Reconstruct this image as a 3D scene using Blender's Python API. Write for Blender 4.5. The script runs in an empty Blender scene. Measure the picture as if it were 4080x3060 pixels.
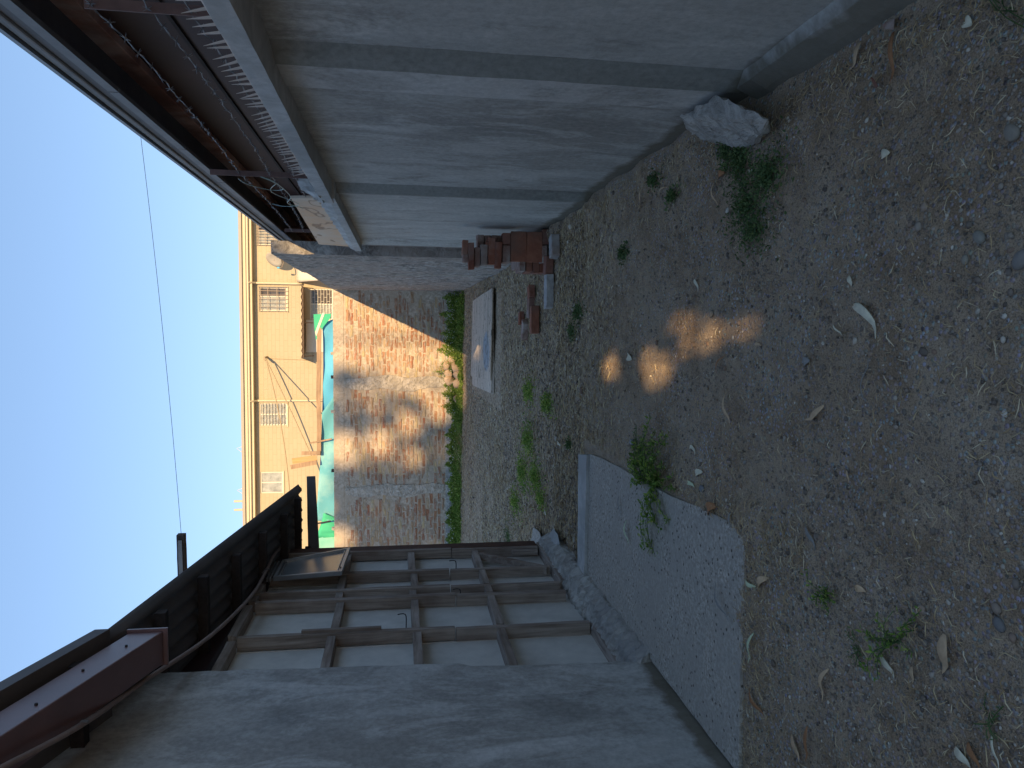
import bpy, bmesh, math, random
import numpy as np
from mathutils import Vector, Matrix
random.seed(7); RS = np.random.RandomState(11)
S = bpy.context.scene

# ------------------------------------------------------------------ camera, sky, sun, exposure
FPX, EYE = 2950.0, 1.5
PITCH, YAW = math.atan(450/FPX), math.atan(210/FPX)
FW = Vector((-math.sin(YAW)*math.cos(PITCH), math.cos(YAW)*math.cos(PITCH), -math.sin(PITCH)))
RT = Vector((math.cos(YAW), math.sin(YAW), 0)); UP = RT.cross(FW)
cd = bpy.data.cameras.new('camera'); cam = bpy.data.objects.new('camera', cd)
S.collection.objects.link(cam)
# the photograph was taken upright and is stored on its side: picture left is up
cx, cy, cz = -UP, RT, -FW
cam.matrix_world = Matrix(((cx[0], cy[0], cz[0], 0), (cx[1], cy[1], cz[1], 0), (cx[2], cy[2], cz[2], EYE), (0, 0, 0, 1)))
cd.sensor_fit = 'HORIZONTAL'; cd.sensor_width = 36; cd.lens = 36*FPX/4080
cd.clip_start = 0.05; cd.clip_end = 400
S.camera = cam
S.render.resolution_x, S.render.resolution_y = 1024, 768

SUN_EL = math.radians(28.0); SUN_AZ = math.radians(14.7)          # sun behind the camera, a little to the right
SD = Vector((math.sin(SUN_AZ)*math.cos(SUN_EL), -math.cos(SUN_AZ)*math.cos(SUN_EL), math.sin(SUN_EL)))   # towards the sun
W = bpy.data.worlds.new('World'); S.world = W; W.use_nodes = True
wn = W.node_tree.nodes; bg = wn['Background']
sky = wn.new('ShaderNodeTexSky'); sky.sky_type = 'NISHITA'; sky.sun_disc = False
sky.sun_elevation = SUN_EL; sky.sun_rotation = math.atan2(SD.x, SD.y)
sky.air_density = 1.0; sky.dust_density = 0.0; sky.ozone_density = 1.0; sky.altitude = 500
wm = wn.new('ShaderNodeMix'); wm.data_type = 'RGBA'; wm.blend_type = 'MULTIPLY'; wm.inputs[0].default_value = 1
wm.inputs[7].default_value = (.63, .77, .94, 1)                     # white balance of the camera, the same over the whole sky
gm_ = wn.new('ShaderNodeGamma'); gm_.inputs[1].default_value = .60          # evens the sky out, everywhere alike
W.node_tree.links.new(sky.outputs[0], gm_.inputs[0]); W.node_tree.links.new(gm_.outputs[0], wm.inputs[6]); W.node_tree.links.new(wm.outputs[2], bg.inputs[0]); bg.inputs[1].default_value = 0.15
sl = bpy.data.lights.new('sun', 'SUN'); sl.energy = 2.9; sl.angle = math.radians(0.53); sl.color = (1.0, 0.70, 0.36)
so = bpy.data.objects.new('sun', sl); S.collection.objects.link(so)
so.rotation_euler = SD.to_track_quat('Z', 'Y').to_euler(); so.location = (0, -20, 20)
S.view_settings.view_transform = 'Standard'; S.view_settings.look = 'None'
S.view_settings.gamma = 1; S.view_settings.exposure = 1.5
try: S.view_settings.use_curve_mapping = False
except Exception: pass

# ------------------------------------------------------------------ helpers: surveying points on real planes
O = Vector((0, 0, EYE))
def ray(x, y): return FW*FPX + RT*((3060-y)-1530) - UP*(x-2040)
def on_z(x, y, z=0.0):
    d = ray(x, y); return O + d*((z-EYE)/d.z)
def on_y(x, y, Y):
    d = ray(x, y); return O + d*(Y/d.y)
def on_x(x, y, X):
    d = ray(x, y); return O + d*(X/d.x)

# ------------------------------------------------------------------ helpers: meshes
class MB:
    def __init__(s): s.v = []; s.f = []
    def add(s, vs, fs):
        n = len(s.v); s.v += [tuple(p) for p in vs]; s.f += [tuple(i+n for i in f) for f in fs]; return s
    def hexa(s, p):                       # 8 corners: bottom ring 0-3, top ring 4-7
        return s.add(p, [(3,2,1,0),(4,5,6,7),(0,1,5,4),(1,2,6,5),(2,3,7,6),(3,0,4,7)])
    def box(s, x0, x1, y0, y1, z0, z1, j=0):
        r = lambda: random.uniform(-j, j) if j else 0
        return s.hexa([(x+r(), y+r(), z+r()) for x, y, z in
            [(x0,y0,z0),(x1,y0,z0),(x1,y1,z0),(x0,y1,z0),(x0,y0,z1),(x1,y0,z1),(x1,y1,z1),(x0,y1,z1)]])
    def bar(s, a, b, w, h, up=(0,0,1)):   # box along a-b, w across, h along up
        a, b = Vector(a), Vector(b); d = (b-a).normalized(); u = Vector(up); sd = d.cross(u).normalized(); u = sd.cross(d)
        p = []
        for q in (-1, 1):
            for e, t in ((a,-1),(a,1),(b,1),(b,-1)): p.append(e + sd*(w/2*t) + u*(h/2*q))
        return s.hexa(p)
    def tube(s, path, r, n=8, cap=True):
        path = [Vector(p) for p in path]; rings = []
        for i, p in enumerate(path):
            a = path[max(i-1,0)]; b = path[min(i+1,len(path)-1)]; d = (b-a).normalized()
            u = Vector((0,0,1)) if abs(d.z) < .9 else Vector((1,0,0))
            e1 = d.cross(u).normalized(); e2 = d.cross(e1)
            rr = r[i] if isinstance(r, (list, tuple)) else r
            rings.append([p + e1*(rr*math.cos(2*math.pi*k/n)) + e2*(rr*math.sin(2*math.pi*k/n)) for k in range(n)])
        vs = [q for rg in rings for q in rg]; fs = []
        for i in range(len(path)-1):
            for k in range(n): fs.append((i*n+k, i*n+(k+1)%n, (i+1)*n+(k+1)%n, (i+1)*n+k))
        if cap: fs += [tuple(range(n))[::-1], tuple((len(path)-1)*n+k for k in range(n))]
        return s.add(vs, fs)
    def prism(s, poly, ext):              # polygon (list of points) extruded by a vector
        n = len(poly); e = Vector(ext); a = [Vector(p) for p in poly]; b = [p+e for p in a]
        return s.add(a+b, [tuple(range(n))[::-1], tuple(range(n, 2*n))] + [(i,(i+1)%n,(i+1)%n+n,i+n) for i in range(n)])
    def mesh(s, name, m, smooth=False):
        me = bpy.data.meshes.new(name); me.from_pydata(s.v, [], s.f); me.update()
        bm = bmesh.new(); bm.from_mesh(me); bmesh.ops.recalc_face_normals(bm, faces=bm.faces); bm.to_mesh(me); bm.free()
        if m: me.materials.append(m)
        if smooth: me.polygons.foreach_set('use_smooth', [True]*len(me.polygons))
        return me
    def build(s, name, m, parent=None, smooth=False, bevel=0, rough=0, rscale=6, cut=0):
        me = s.mesh(name, m, smooth)
        if cut or rough: roughen(me, cut, rough, rscale)
        return put(name, me, parent, bevel)
def nz(p, k=1.0):
    x, y, z = p[0]*k, p[1]*k, p[2]*k
    return (math.sin(1.7*x+2.3*y+.7)+math.sin(2.9*y-1.3*z+1.9)+math.sin(2.2*z+3.1*x+4.2)+.6*math.sin(5.3*x-4.7*y+3.9*z)+.5*math.sin(9.1*y+7.7*z-8.3*x))/4.1
def roughen(me, cut, amp, k):
    bm = bmesh.new(); bm.from_mesh(me)
    if cut:
        for _ in range(12):
            es = [e for e in bm.edges if e.calc_length() > cut]
            if not es: break
            bmesh.ops.subdivide_edges(bm, edges=es, cuts=1, use_grid_fill=True)
            bmesh.ops.triangulate(bm, faces=[f for f in bm.faces if len(f.verts) > 4])
            if len(bm.verts) > 30000: break
    bm.normal_update()
    for v in bm.verts:
        v.co += v.normal*(amp*nz(v.co, k)) + Vector((nz(v.co*1.3, k*1.7), nz(v.co*.9, k*2.1), 0))*amp*.4
    bm.to_mesh(me); bm.free(); me.update()
def put(name, me, parent=None, bevel=0, loc=None, rot=None):
    o = bpy.data.objects.new(name, me); S.collection.objects.link(o)
    if parent is not None:
        o.parent = parent; o.location = -parent.location
    if loc is not None: o.location = Vector(loc) - (parent.location if parent is not None else Vector((0,0,0)))
    if rot is not None: o.rotation_euler = rot
    if bevel:
        b = o.modifiers.new('bevel', 'BEVEL'); b.width = bevel; b.segments = 2; b.limit_method = 'ANGLE'
    return o
def thing(name, label, cat, loc=(0,0,0), group=None):
    o = bpy.data.objects.new(name, None); S.collection.objects.link(o); o.location = loc; o.empty_display_size = .1
    return tag(o, label, cat, group)
def tag(o, label=None, cat=None, group=None, kind=None):
    if label: o['label'] = label
    if cat: o['category'] = cat
    if group: o['group'] = group
    if kind: o['kind'] = kind
    return o
def fastmesh(name, V, F, m, smooth=False):   # numpy arrays, all faces same size
    V = np.asarray(V, dtype=np.float32); F = np.asarray(F, dtype=np.int32); n = F.shape[1]
    me = bpy.data.meshes.new(name); me.vertices.add(len(V)); me.vertices.foreach_set('co', V.ravel())
    me.loops.add(F.size); me.loops.foreach_set('vertex_index', F.ravel())
    me.polygons.add(len(F)); me.polygons.foreach_set('loop_start', np.arange(0, F.size, n, dtype=np.int32))
    try: me.polygons.foreach_set('loop_total', np.full(len(F), n, dtype=np.int32))
    except Exception: pass
    if smooth: me.polygons.foreach_set('use_smooth', np.ones(len(F), dtype=bool))
    me.update(calc_edges=True); me.validate()
    if m: me.materials.append(m)
    return me

# ------------------------------------------------------------------ helpers: materials (world-space procedural)
class NT:
    def __init__(s, name, rough=.9, spec=.3, metal=0):
        s.m = bpy.data.materials.new(name); s.m.use_nodes = True; s.t = s.m.node_tree; s.n = s.t.nodes; s.l = s.t.links
        s.b = s.n['Principled BSDF']; s.b.inputs['Roughness'].default_value = rough
        s.b.inputs['Specular IOR Level'].default_value = spec; s.b.inputs['Metallic'].default_value = metal
        s.pos = s.n.new('ShaderNodeNewGeometry').outputs['Position']; s.h = None
    def map(s, scale=(1,1,1), rot=(0,0,0), src=None):
        m = s.n.new('ShaderNodeMapping'); m.inputs['Scale'].default_value = scale; m.inputs['Rotation'].default_value = rot
        s.l.new(src or s.pos, m.inputs[0]); return m.outputs[0]
    def noise(s, k, scale=(1,1,1), detail=6, rough=.6, dist=0, src=None, rot=(0,0,0)):
        n = s.n.new('ShaderNodeTexNoise'); n.inputs['Scale'].default_value = k; n.inputs['Detail'].default_value = detail
        n.inputs['Roughness'].default_value = rough; n.inputs['Distortion'].default_value = dist
        s.l.new(s.map(scale, rot, src), n.inputs['Vector']); return n.outputs['Fac']
    def vor(s, k, scale=(1,1,1), feature='F1', out='Distance'):
        n = s.n.new('ShaderNodeTexVoronoi'); n.inputs['Scale'].default_value = k; n.feature = feature
        s.l.new(s.map(scale), n.inputs['Vector']); return n.outputs[out]
    def ramp(s, fac, stops):
        r = s.n.new('ShaderNodeValToRGB'); e = r.color_ramp.elements
        while len(e) < len(stops): e.new(.5)
        for i, (p, c) in enumerate(stops):
            e[i].position = p; e[i].color = (c[0], c[1], c[2], 1) if hasattr(c, '__len__') else (c, c, c, 1)
        s.l.new(fac, r.inputs[0]); return r.outputs[0]
    def mix(s, fac, a, b, mode='MIX'):
        m = s.n.new('ShaderNodeMix'); m.data_type = 'RGBA'; m.blend_type = mode
        for i, v in ((0, fac), (6, a), (7, b)):
            if hasattr(v, 'is_linked') or hasattr(v, 'links'): s.l.new(v, m.inputs[i])
            elif i == 0: m.inputs[0].default_value = v
            else: m.inputs[i].default_value = (v[0], v[1], v[2], 1)
        return m.outputs[2]
    def math(s, op, a, b=0.0):
        m = s.n.new('ShaderNodeMath'); m.operation = op
        for i, v in ((0, a), (1, b)):
            if hasattr(v, 'links'): s.l.new(v, m.inputs[i])
            else: m.inputs[i].default_value = v
        return m.outputs[0]
    def axis(s, i):
        n = s.n.new('ShaderNodeSeparateXYZ'); s.l.new(s.pos, n.inputs[0]); return n.outputs[i]
    def bump(s, h, strength=.5, dist=.01):
        b = s.n.new('ShaderNodeBump'); b.inputs['Strength'].default_value = strength; b.inputs['Distance'].default_value = dist
        s.l.new(h, b.inputs['Height'])
        if s.h: s.l.new(s.h, b.inputs['Normal'])
        s.h = b.outputs[0]; s.l.new(s.h, s.b.inputs['Normal']); return s
    def col(s, c):
        if hasattr(c, 'links'): s.l.new(c, s.b.inputs['Base Color'])
        else: s.b.inputs['Base Color'].default_value = (c[0], c[1], c[2], 1)
        return s.m
def g3(a, b=None, c=None): return (a, a if b is None else b, a if c is None else c)

def m_concrete_wall(name, base=(.47,.45,.41), dark=(.31,.30,.275), pale=(.64,.62,.575), k=1.0, streak=(1.7,1.7,.62), palelow=True):
    t = NT(name, .92, .2)
    st = t.noise(1.6*k, streak, 7, .62, .6); bl = t.noise(.9*k, (1,1,.6), 5, .6, .8)
    c = t.mix(t.ramp(st, [(.36, 0), (.64, 1)]), dark, base)
    c = t.mix(t.ramp(bl, [(.38, 0), (.62, .8)]), c, t.mix(st, g3(.24,.225,.20), g3(.46,.435,.395)))
    p = t.noise(2.1*k, (1.9,1.9,.75), 9, .72, .7)
    c = t.mix(t.ramp(p, [(.50, 0), (.60, .5), (.70, .85)]), c, pale)
    fine = t.noise(34, (1,1,1), 5, .7)
    c = t.mix(t.ramp(fine, [(.3, .82), (.7, 1.1)]), c, c, 'MIX') if False else t.mix(1.0, c, t.ramp(fine, [(.34, g3(.74)), (.62, g3(1.0))]), 'MULTIPLY')
    bt = t.noise(1.15*k, (1.2,1.2,.8), 12, .74, .4)
    c = t.mix(t.ramp(bt, [(.47, 0), (.53, .55)]), c, t.mix(fine, dark, pale))
    z = t.axis(2)                                            # damp soil splash close to the ground
    spl = t.math('SUBTRACT', z, t.math('MULTIPLY', t.noise(5, (1,1,1), 4), .16))
    c = t.mix(t.ramp(spl, [(-.04+.0, .8), (.05, 0)]), c, (.12,.10,.065))
    pit = t.vor(26, (1,1,.8)); holes = t.ramp(pit, [(0, 0), (.09, 1)])
    hm = t.ramp(t.noise(3, (1,1,1), 3), [(.58, 1), (.66, 0)])
    t.bump(t.math('MAXIMUM', holes, hm), .35, .006); t.bump(p, .3, .02); t.bump(fine, .35, .004)
    return t.col(c)
def m_rough(name, c1, c2, k=14, amp=.02, c3=None, strength=.9):
    t = NT(name, .95, .15)
    n1 = t.noise(k, (1,1,1), 8, .7, .8); n2 = t.noise(1.7, (1,1,1), 5, .6)
    c = t.mix(t.ramp(n1, [(.4, 0), (.62, 1)]), c1, c2)
    if c3: c = t.mix(t.ramp(n2, [(.45, 0), (.62, .8)]), c, c3)
    t.bump(n1, strength, amp); t.bump(t.noise(k*5, (1,1,1), 4), .4, .004)
    return t.col(c)
def m_wood(name, c1, c2, axis=2, k=1.0, stain=None, rough=.85, cut=.6):
    sc = [26, 26, 26]; sc[axis] = 1.6
    t = NT(name, rough, .25)
    g = t.noise(1.0*k, tuple(sc), 6, .65, .7); b = t.noise(2.2, (1,1,1), 4, .6)
    c = t.mix(t.ramp(g, [(.3, 0), (.68, 1)]), c1, c2)
    c = t.mix(t.ramp(b, [(.4, 0), (.75, .75)]), c, stain or tuple(v*.55 for v in c1))
    t.bump(g, .5, .004)
    return t.col(c)
def m_plain(name, c, rough=.7, metal=0, spec=.4, var=.25, k=7, bump=.2):
    t = NT(name, rough, spec, metal)
    n = t.noise(k, (1,1,1), 6, .65)
    c = t.mix(1.0, c, t.ramp(n, [(.3, g3(1-var)), (.7, g3(1))]), 'MULTIPLY')
    if bump: t.bump(n, bump, .006)
    return t.col(c)

M = {}
M['precast'] = m_concrete_wall('precast_concrete')
M['plaster'] = m_concrete_wall('left_cement_plaster', (.45,.436,.405), (.29,.284,.265), (.66,.645,.61), .9, (1.8,1.8,.9))
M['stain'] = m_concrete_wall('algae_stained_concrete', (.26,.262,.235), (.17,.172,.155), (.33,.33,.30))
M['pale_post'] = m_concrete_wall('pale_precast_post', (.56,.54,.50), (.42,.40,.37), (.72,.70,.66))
M['coping'] = m_rough('coping_concrete', (.40,.39,.365), (.54,.525,.495), 9, .006, (.33,.32,.30), .4)
M['rough_cement'] = m_rough('rough_thrown_cement', (.17,.155,.14), (.52,.48,.43), 8, .06, (.40,.33,.28), 1.0)
M['mortar'] = m_rough('wall_mortar', (.36,.29,.22), (.56,.475,.38), 14, .02, (.46,.37,.28), .6)
M['pale_mortar'] = m_rough('pale_column_mortar', (.36,.31,.25), (.58,.51,.43), 9, .04, None, 1.0)
def m_slab():
    t = NT('slab_concrete', .95, .15)
    f = t.noise(45, (1,1,1), 6, .75); m_ = t.noise(9, (1,1,1), 6, .7, .6); b = t.noise(2.2, (1,1,1), 5, .65, .5)
    c = t.mix(t.ramp(f, [(.4, 0), (.6, 1)]), (.27,.235,.19), (.60,.54,.46))
    c = t.mix(t.ramp(m_, [(.38, .6), (.58, 0)]), c, (.33,.30,.26))
    c = t.mix(t.ramp(b, [(.42, .65), (.6, 0)]), c, (.38,.34,.29))
    c = t.mix(t.ramp(t.vor(24), [(.0, .95), (.15, .8), (.19, 0)]), c, (.12,.10,.08))
    t.bump(f, .7, .008); t.bump(m_, .6, .012); t.bump(t.ramp(t.vor(24), [(0, 0), (.19, 1)]), .8, .01)
    return t.col(c)
M['slab'] = m_slab()
M['lump'] = m_rough('broken_concrete', (.30,.275,.24), (.52,.485,.43), 10, .03, (.30,.28,.26), .9)
M['board'] = m_plain('fibre_cement_board', (.66,.63,.57), .8, 0, .3, .25, 5, .12)
M['stud'] = m_wood('weathered_stud_wood', (.17,.125,.095), (.42,.355,.30), 2, 1, (.10,.058,.04))
M['nogging'] = m_wood('weathered_nogging_wood', (.17,.125,.095), (.42,.36,.31), 1, 1, (.095,.056,.04))
M['dark_wood'] = m_wood('dark_brown_wood', (.026,.02,.019), (.055,.042,.038), 1)
M['rust_edge'] = m_plain('rusty_brown_edge', (.11,.055,.038), .8, 0, .3, .4)
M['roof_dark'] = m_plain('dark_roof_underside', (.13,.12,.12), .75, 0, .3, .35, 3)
M['roof_top'] = m_plain('grey_roof_sheet', (.24,.25,.26), .6, .3, .4, .3, 3)
M['maroon'] = m_plain('maroon_painted_steel', (.17,.088,.08), .38, 0, .6, .35, 2.5, .06)
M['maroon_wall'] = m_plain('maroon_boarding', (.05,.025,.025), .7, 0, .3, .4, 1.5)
M['red_beam'] = m_rough('worn_red_beam', (.48,.24,.17), (.62,.44,.36), 2.2, .004, (.20,.09,.065), .3)
M['fascia'] = m_plain('weathered_grey_fascia', (.20,.19,.185), .7, 0, .4, .4, 4)
M['iron'] = m_plain('rusted_angle_iron', (.17,.10,.085), .7, 0, .4, .4, 12)
M['wire'] = m_plain('galvanised_wire', (.20,.19,.185), .5, .3, .5, .2)
M['green_wire'] = m_plain('green_plastic_wire', (.30,.40,.36), .5, 0, .5, .2)
M['spike'] = m_plain('spike_metal', (.58,.50,.44), .5, .1, .5, .2)
M['conduit'] = m_plain('conduit_plastic', (.26,.19,.165), .55, 0, .4, .3, 9)
M['alu'] = m_plain('aluminium_frame', (.36,.36,.355), .45, .6, .5, .2)
M['glass'] = m_plain('dusty_glass', (.16,.17,.17), .25, 0, .5, .15, 3, 0)
M['cream'] = None

def m_beige():
    t = NT('beige_painted_masonry', .85, .25)
    br = t.n.new('ShaderNodeTexBrick'); t.l.new(t.map((1,1,1), (math.pi/2,0,0)), br.inputs['Vector'])
    br.inputs['Scale'].default_value = 1; br.inputs['Brick Width'].default_value = .40; br.inputs['Row Height'].default_value = .145
    br.inputs['Mortar Size'].default_value = .008; br.inputs['Mortar Smooth'].default_value = .6
    br.inputs['Color1'].default_value = (.43,.365,.25,1); br.inputs['Color2'].default_value = (.45,.38,.265,1); br.inputs['Mortar'].default_value = (.38,.31,.21,1)
    n = t.noise(.6, (1,1,1), 5)
    c = t.mix(1.0, br.outputs['Color'], t.ramp(n, [(.3, g3(.92)), (.7, g3(1))]), 'MULTIPLY')
    inv = t.math('SUBTRACT', 1.0, br.outputs['Fac']); t.bump(inv, .35, .01)
    return t.col(c)
M['beige'] = m_beige()
M['cream'] = m_plain('cream_trim_paint', (.56,.49,.35), .7, 0, .4, .08, 2, 0)
M['trim_grey'] = m_plain('grey_roof_edge', (.38,.345,.29), .7, 0, .4, .1, 2, 0)
M['white'] = m_plain('white_paint', (.62,.58,.50), .6, 0, .4, .08, 5, 0)
M['dark_glass'] = m_plain('dark_window_glass', (.10,.085,.075), .12, 0, .6, .2, 2, 0)
M['pale_glass'] = m_plain('curtained_glass', (.42,.43,.40), .2, 0, .5, .5, 7, 0)
M['grille'] = m_plain('window_grille_iron', (.30,.24,.19), .6, .2, .4, .2)
M['awning'] = m_plain('awning_brown_sheet', (.15,.10,.07), .7, 0, .3, .3)
M['tarp'] = m_plain('cream_tarpaulin', (.66,.58,.47), .8, 0, .3, .12, 3, .3)
M['rope'] = m_plain('tan_rope', (.38,.30,.19), .9)
M['black'] = m_plain('black_cable', (.02,.02,.022), .6)
M['rail_wood'] = m_wood('weathered_rail_wood', (.26,.17,.11), (.48,.33,.21), 0, 1, (.22,.15,.10))
M['orange_wood'] = m_wood('orange_board_wood', (.42,.23,.09), (.62,.37,.16), 2, 1, (.42,.30,.20))

def m_cloth(name, c, c2, alpha):
    t = NT(name, .8, .2)
    w = t.n.new('ShaderNodeTexWave'); w.inputs['Scale'].default_value = 9; w.inputs['Distortion'].default_value = 6; w.wave_type = 'BANDS'; w.bands_direction = 'Z'
    t.l.new(t.map((1.2,1,2.4)), w.inputs['Vector'])
    c_ = t.mix(t.math('MULTIPLY', w.outputs['Fac'], t.ramp(t.noise(1.6), [(.45, 0), (.6, .8)])), c, c2)
    t.col(c_); t.b.inputs['Alpha'].default_value = alpha
    return t.m
M['teal'] = m_cloth('teal_shade_cloth', (.13,.40,.47), (.40,.62,.58), .93)
M['blue'] = m_cloth('blue_tarpaulin', (.10,.40,.62), (.16,.47,.66), 1)
M['green_cloth'] = m_cloth('green_cloth', (.06,.42,.24), (.09,.48,.28), 1)
M['sea'] = m_cloth('pale_green_net', (.22,.55,.44), (.40,.66,.56), .95)

def m_brick(name, per='OBJECT'):
    t = NT(name, .93, .15)
    if per == 'OBJECT': r = t.n.new('ShaderNodeObjectInfo').outputs['Random']
    else: r = t.n.new('ShaderNodeNewGeometry').outputs['Random Per Island']
    c = t.ramp(r, [(0, (.40,.17,.10)), (.22, (.46,.25,.14)), (.4, (.40,.19,.11)), (.55, (.50,.32,.19)), (.7, (.60,.47,.27)), (.82, (.46,.27,.16)), (1, (.56,.44,.28))])
    n = t.noise(16, (1,1,1), 5, .65)
    c = t.mix(1.0, c, t.ramp(n, [(.3, g3(.72)), (.7, g3(1))]), 'MULTIPLY')
    sm = t.noise(11, (.7,1,2.0), 7, .72, .6)
    c = t.mix(t.ramp(sm, [(.47, 0), (.57, .85)]), c, t.mix(n, (.30,.26,.21), (.47,.42,.35)))
    t.bump(n, .8, .015); t.bump(sm, .6, .02)
    return t.col(c)
M['brick'] = m_brick('clay_brick'); M['brick_join'] = m_brick('clay_brick_joined', 'ISLAND')
def m_loose():
    t = NT('loose_red_brick', .9, .2)
    r = t.n.new('ShaderNodeObjectInfo').outputs['Random']
    c = t.ramp(r, [(0, (.23,.085,.055)), (.35, (.33,.12,.07)), (.7, (.26,.13,.095)), (1, (.36,.15,.09))])
    n = t.noise(9, (1,1,1), 6, .65); d = t.noise(3.5, (1,1,1), 4)
    c = t.mix(1.0, c, t.ramp(n, [(.3, g3(.7)), (.7, g3(1))]), 'MULTIPLY')
    c = t.mix(t.ramp(d, [(.5, 0), (.68, .6)]), c, (.30,.24,.20))
    t.bump(n, .6, .008); return t.col(c)
M['loose'] = m_loose()
M['red_brick'] = m_rough('fresh_red_brick', (.27,.105,.065), (.36,.15,.09), 8, .006, (.20,.12,.09), .5)
M['dusty_brick'] = m_rough('mortar_dusted_brick', (.28,.17,.13), (.44,.38,.33), 9, .006, (.22,.12,.09), .5)
M['pale_brick'] = m_rough('cement_covered_brick', (.34,.31,.29), (.50,.48,.45), 9, .006, (.26,.17,.13), .5)
M['stone'] = m_rough('river_stone', (.34,.24,.16), (.48,.36,.26), 4, .004, None, .3)

def m_plywood(name, knot=True):
    t = NT(name, .85, .2)
    g = t.noise(1.0, (1.5,11,11), 7, .65, .8)
    c = t.mix(t.ramp(g, [(.3, 0), (.7, 1)]), (.42,.34,.26), (.68,.57,.45))
    if knot:
        kc = on_z(1923, 1400, .13)
        sx = t.n.new('ShaderNodeVectorMath'); sx.operation = 'SUBTRACT'; t.l.new(t.pos, sx.inputs[0]); sx.inputs[1].default_value = kc
        m = t.n.new('ShaderNodeMapping'); m.inputs['Scale'].default_value = (1/.36, 1/.50, 0); t.l.new(sx.outputs[0], m.inputs[0])
        ln = t.n.new('ShaderNodeVectorMath'); ln.operation = 'LENGTH'; t.l.new(m.outputs[0], ln.inputs[0])
        d = t.math('ADD', ln.outputs['Value'], t.math('MULTIPLY', t.noise(4, (1,.6,1)), .45))
        c = t.mix(t.ramp(t.math('MULTIPLY', d, .5), [(.52, .9), (.60, 0)]), c, (.30,.35,.38))
        cr = t.noise(1.5, (.55,2.0,1), 3, .5, .9)
        c = t.mix(t.ramp(t.math('ABSOLUTE', t.math('SUBTRACT', cr, .5)), [(.004, .85), (.014, 0)]), c, (.10,.085,.07))
    dots = t.noise(17, (1,.6,1), 5, .7)
    c = t.mix(t.ramp(dots, [(.57, 0), (.64, .85)]), c, (.13,.11,.09))
    t.bump(g, .3, .004); return t.col(c)
M['plywood'] = m_plywood('weathered_plywood'); M['ply_low'] = m_plywood('weathered_plywood_low', False)
def m_marble():
    t = NT('swirled_plywood_board', .8, .25)
    w = t.n.new('ShaderNodeTexWave'); w.wave_type = 'BANDS'; w.inputs['Scale'].default_value = 1.1; w.inputs['Distortion'].default_value = 11
    w.inputs['Detail'].default_value = 3; w.inputs['Detail Scale'].default_value = 1.2; t.l.new(t.map((1,.9,2.6)), w.inputs['Vector'])
    b = t.noise(1.3, (1,1,2), 4)
    c = t.mix(t.ramp(b, [(.35, 0), (.65, 1)]), (.62,.38,.22), (.58,.47,.36))
    c = t.mix(t.ramp(w.outputs['Fac'], [(.0, .8), (.05, .1), (.12, 0)]), c, (.26,.15,.09))
    return t.col(c)
M['swirl'] = m_marble()

def m_ground():
    t = NT('dirt_and_gravel', .97, .12)
    big = t.noise(1.1, (1,1,1), 5, .6, .4); mid = t.noise(7, (1,1,1), 6, .65); fine = t.noise(60, (1,1,1), 5, .75)
    c = t.mix(t.ramp(mid, [(.35, 0), (.65, 1)]), (.235,.162,.102), (.38,.28,.185))
    c = t.mix(t.ramp(big, [(.42, 0), (.6, .7)]), c, (.41,.32,.225))
    v = t.vor(55, (1,1,1), 'F1', 'Distance'); vc = t.vor(55, (1,1,1), 'F1', 'Color')
    sp_ = t.noise(190, (1,1,1), 3, .8); c = t.mix(1.0, c, t.ramp(sp_, [(.36, g3(.45)), (.5, g3(.95)), (.66, g3(1.25))]), 'MULTIPLY')
    peb = t.mix(.35, t.ramp(t.n.new('ShaderNodeNewGeometry').outputs['Pointiness'], [(0, g3(.2)), (1, g3(.26))]), vc)
    hs = t.n.new('ShaderNodeHueSaturation'); hs.inputs['Saturation'].default_value = .22; hs.inputs['Value'].default_value = .50; t.l.new(vc, hs.inputs['Color'])
    mask = t.math('MULTIPLY', t.ramp(v, [(.30, 1), (.42, 0)]), t.ramp(t.noise(2.4), [(.40, .15), (.6, .9)]))
    c = t.mix(mask, c, hs.outputs['Color'])
    y = t.axis(1)
    far = t.ramp(t.math('DIVIDE', y, 18.0), [(.22, 0), (.40, .55), (.95, .7)])       # the yard's far half: strewn with straw and pale gravel
    sn = t.noise(24, (1,.5,1), 3, .6, .6)
    sc = t.ramp(sn, [(.36, (.11,.085,.06)), (.46, (.34,.24,.14)), (.54, (.42,.36,.29)), (.60, (.54,.38,.20)), (.70, (.60,.55,.47))])
    c = t.mix(far, c, sc)
    t.bump(t.ramp(v, [(.0, 1), (.42, 0)]), .7, .012); t.bump(mid, .6, .02); t.bump(fine, .5, .006)
    return t.col(c)
M['ground'] = m_ground()
def m_island(name, stops, rough=.9, trans=0, noise=.2):
    t = NT(name, rough, .25)
    r = t.n.new('ShaderNodeNewGeometry').outputs['Random Per Island']
    c = t.ramp(r, stops)
    n = t.noise(3.0, (1,1,1), 3)
    c = t.mix(1.0, c, t.ramp(n, [(.3, g3(1-noise)), (.7, g3(1))]), 'MULTIPLY')
    if trans:
        tr = t.n.new('ShaderNodeBsdfTranslucent'); t.l.new(c, tr.inputs['Color'])
        ms = t.n.new('ShaderNodeMixShader'); ms.inputs[0].default_value = trans
        out = t.n['Material Output']; t.l.new(t.b.outputs[0], ms.inputs[1]); t.l.new(tr.outputs[0], ms.inputs[2]); t.l.new(ms.outputs[0], out.inputs[0])
    return t.col(c)
M['pebbles'] = m_island('gravel_stones', [(0, (.13,.105,.085)), (.35, (.24,.195,.155)), (.68, (.33,.28,.225)), (.82, (.30,.20,.14)), (.93, (.43,.37,.30)), (1, (.66,.60,.50))])
M['straw'] = m_island('dry_straw', [(0, (.27,.18,.09)), (.4, (.46,.32,.165)), (.75, (.58,.45,.25)), (1, (.68,.58,.40))])
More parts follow.
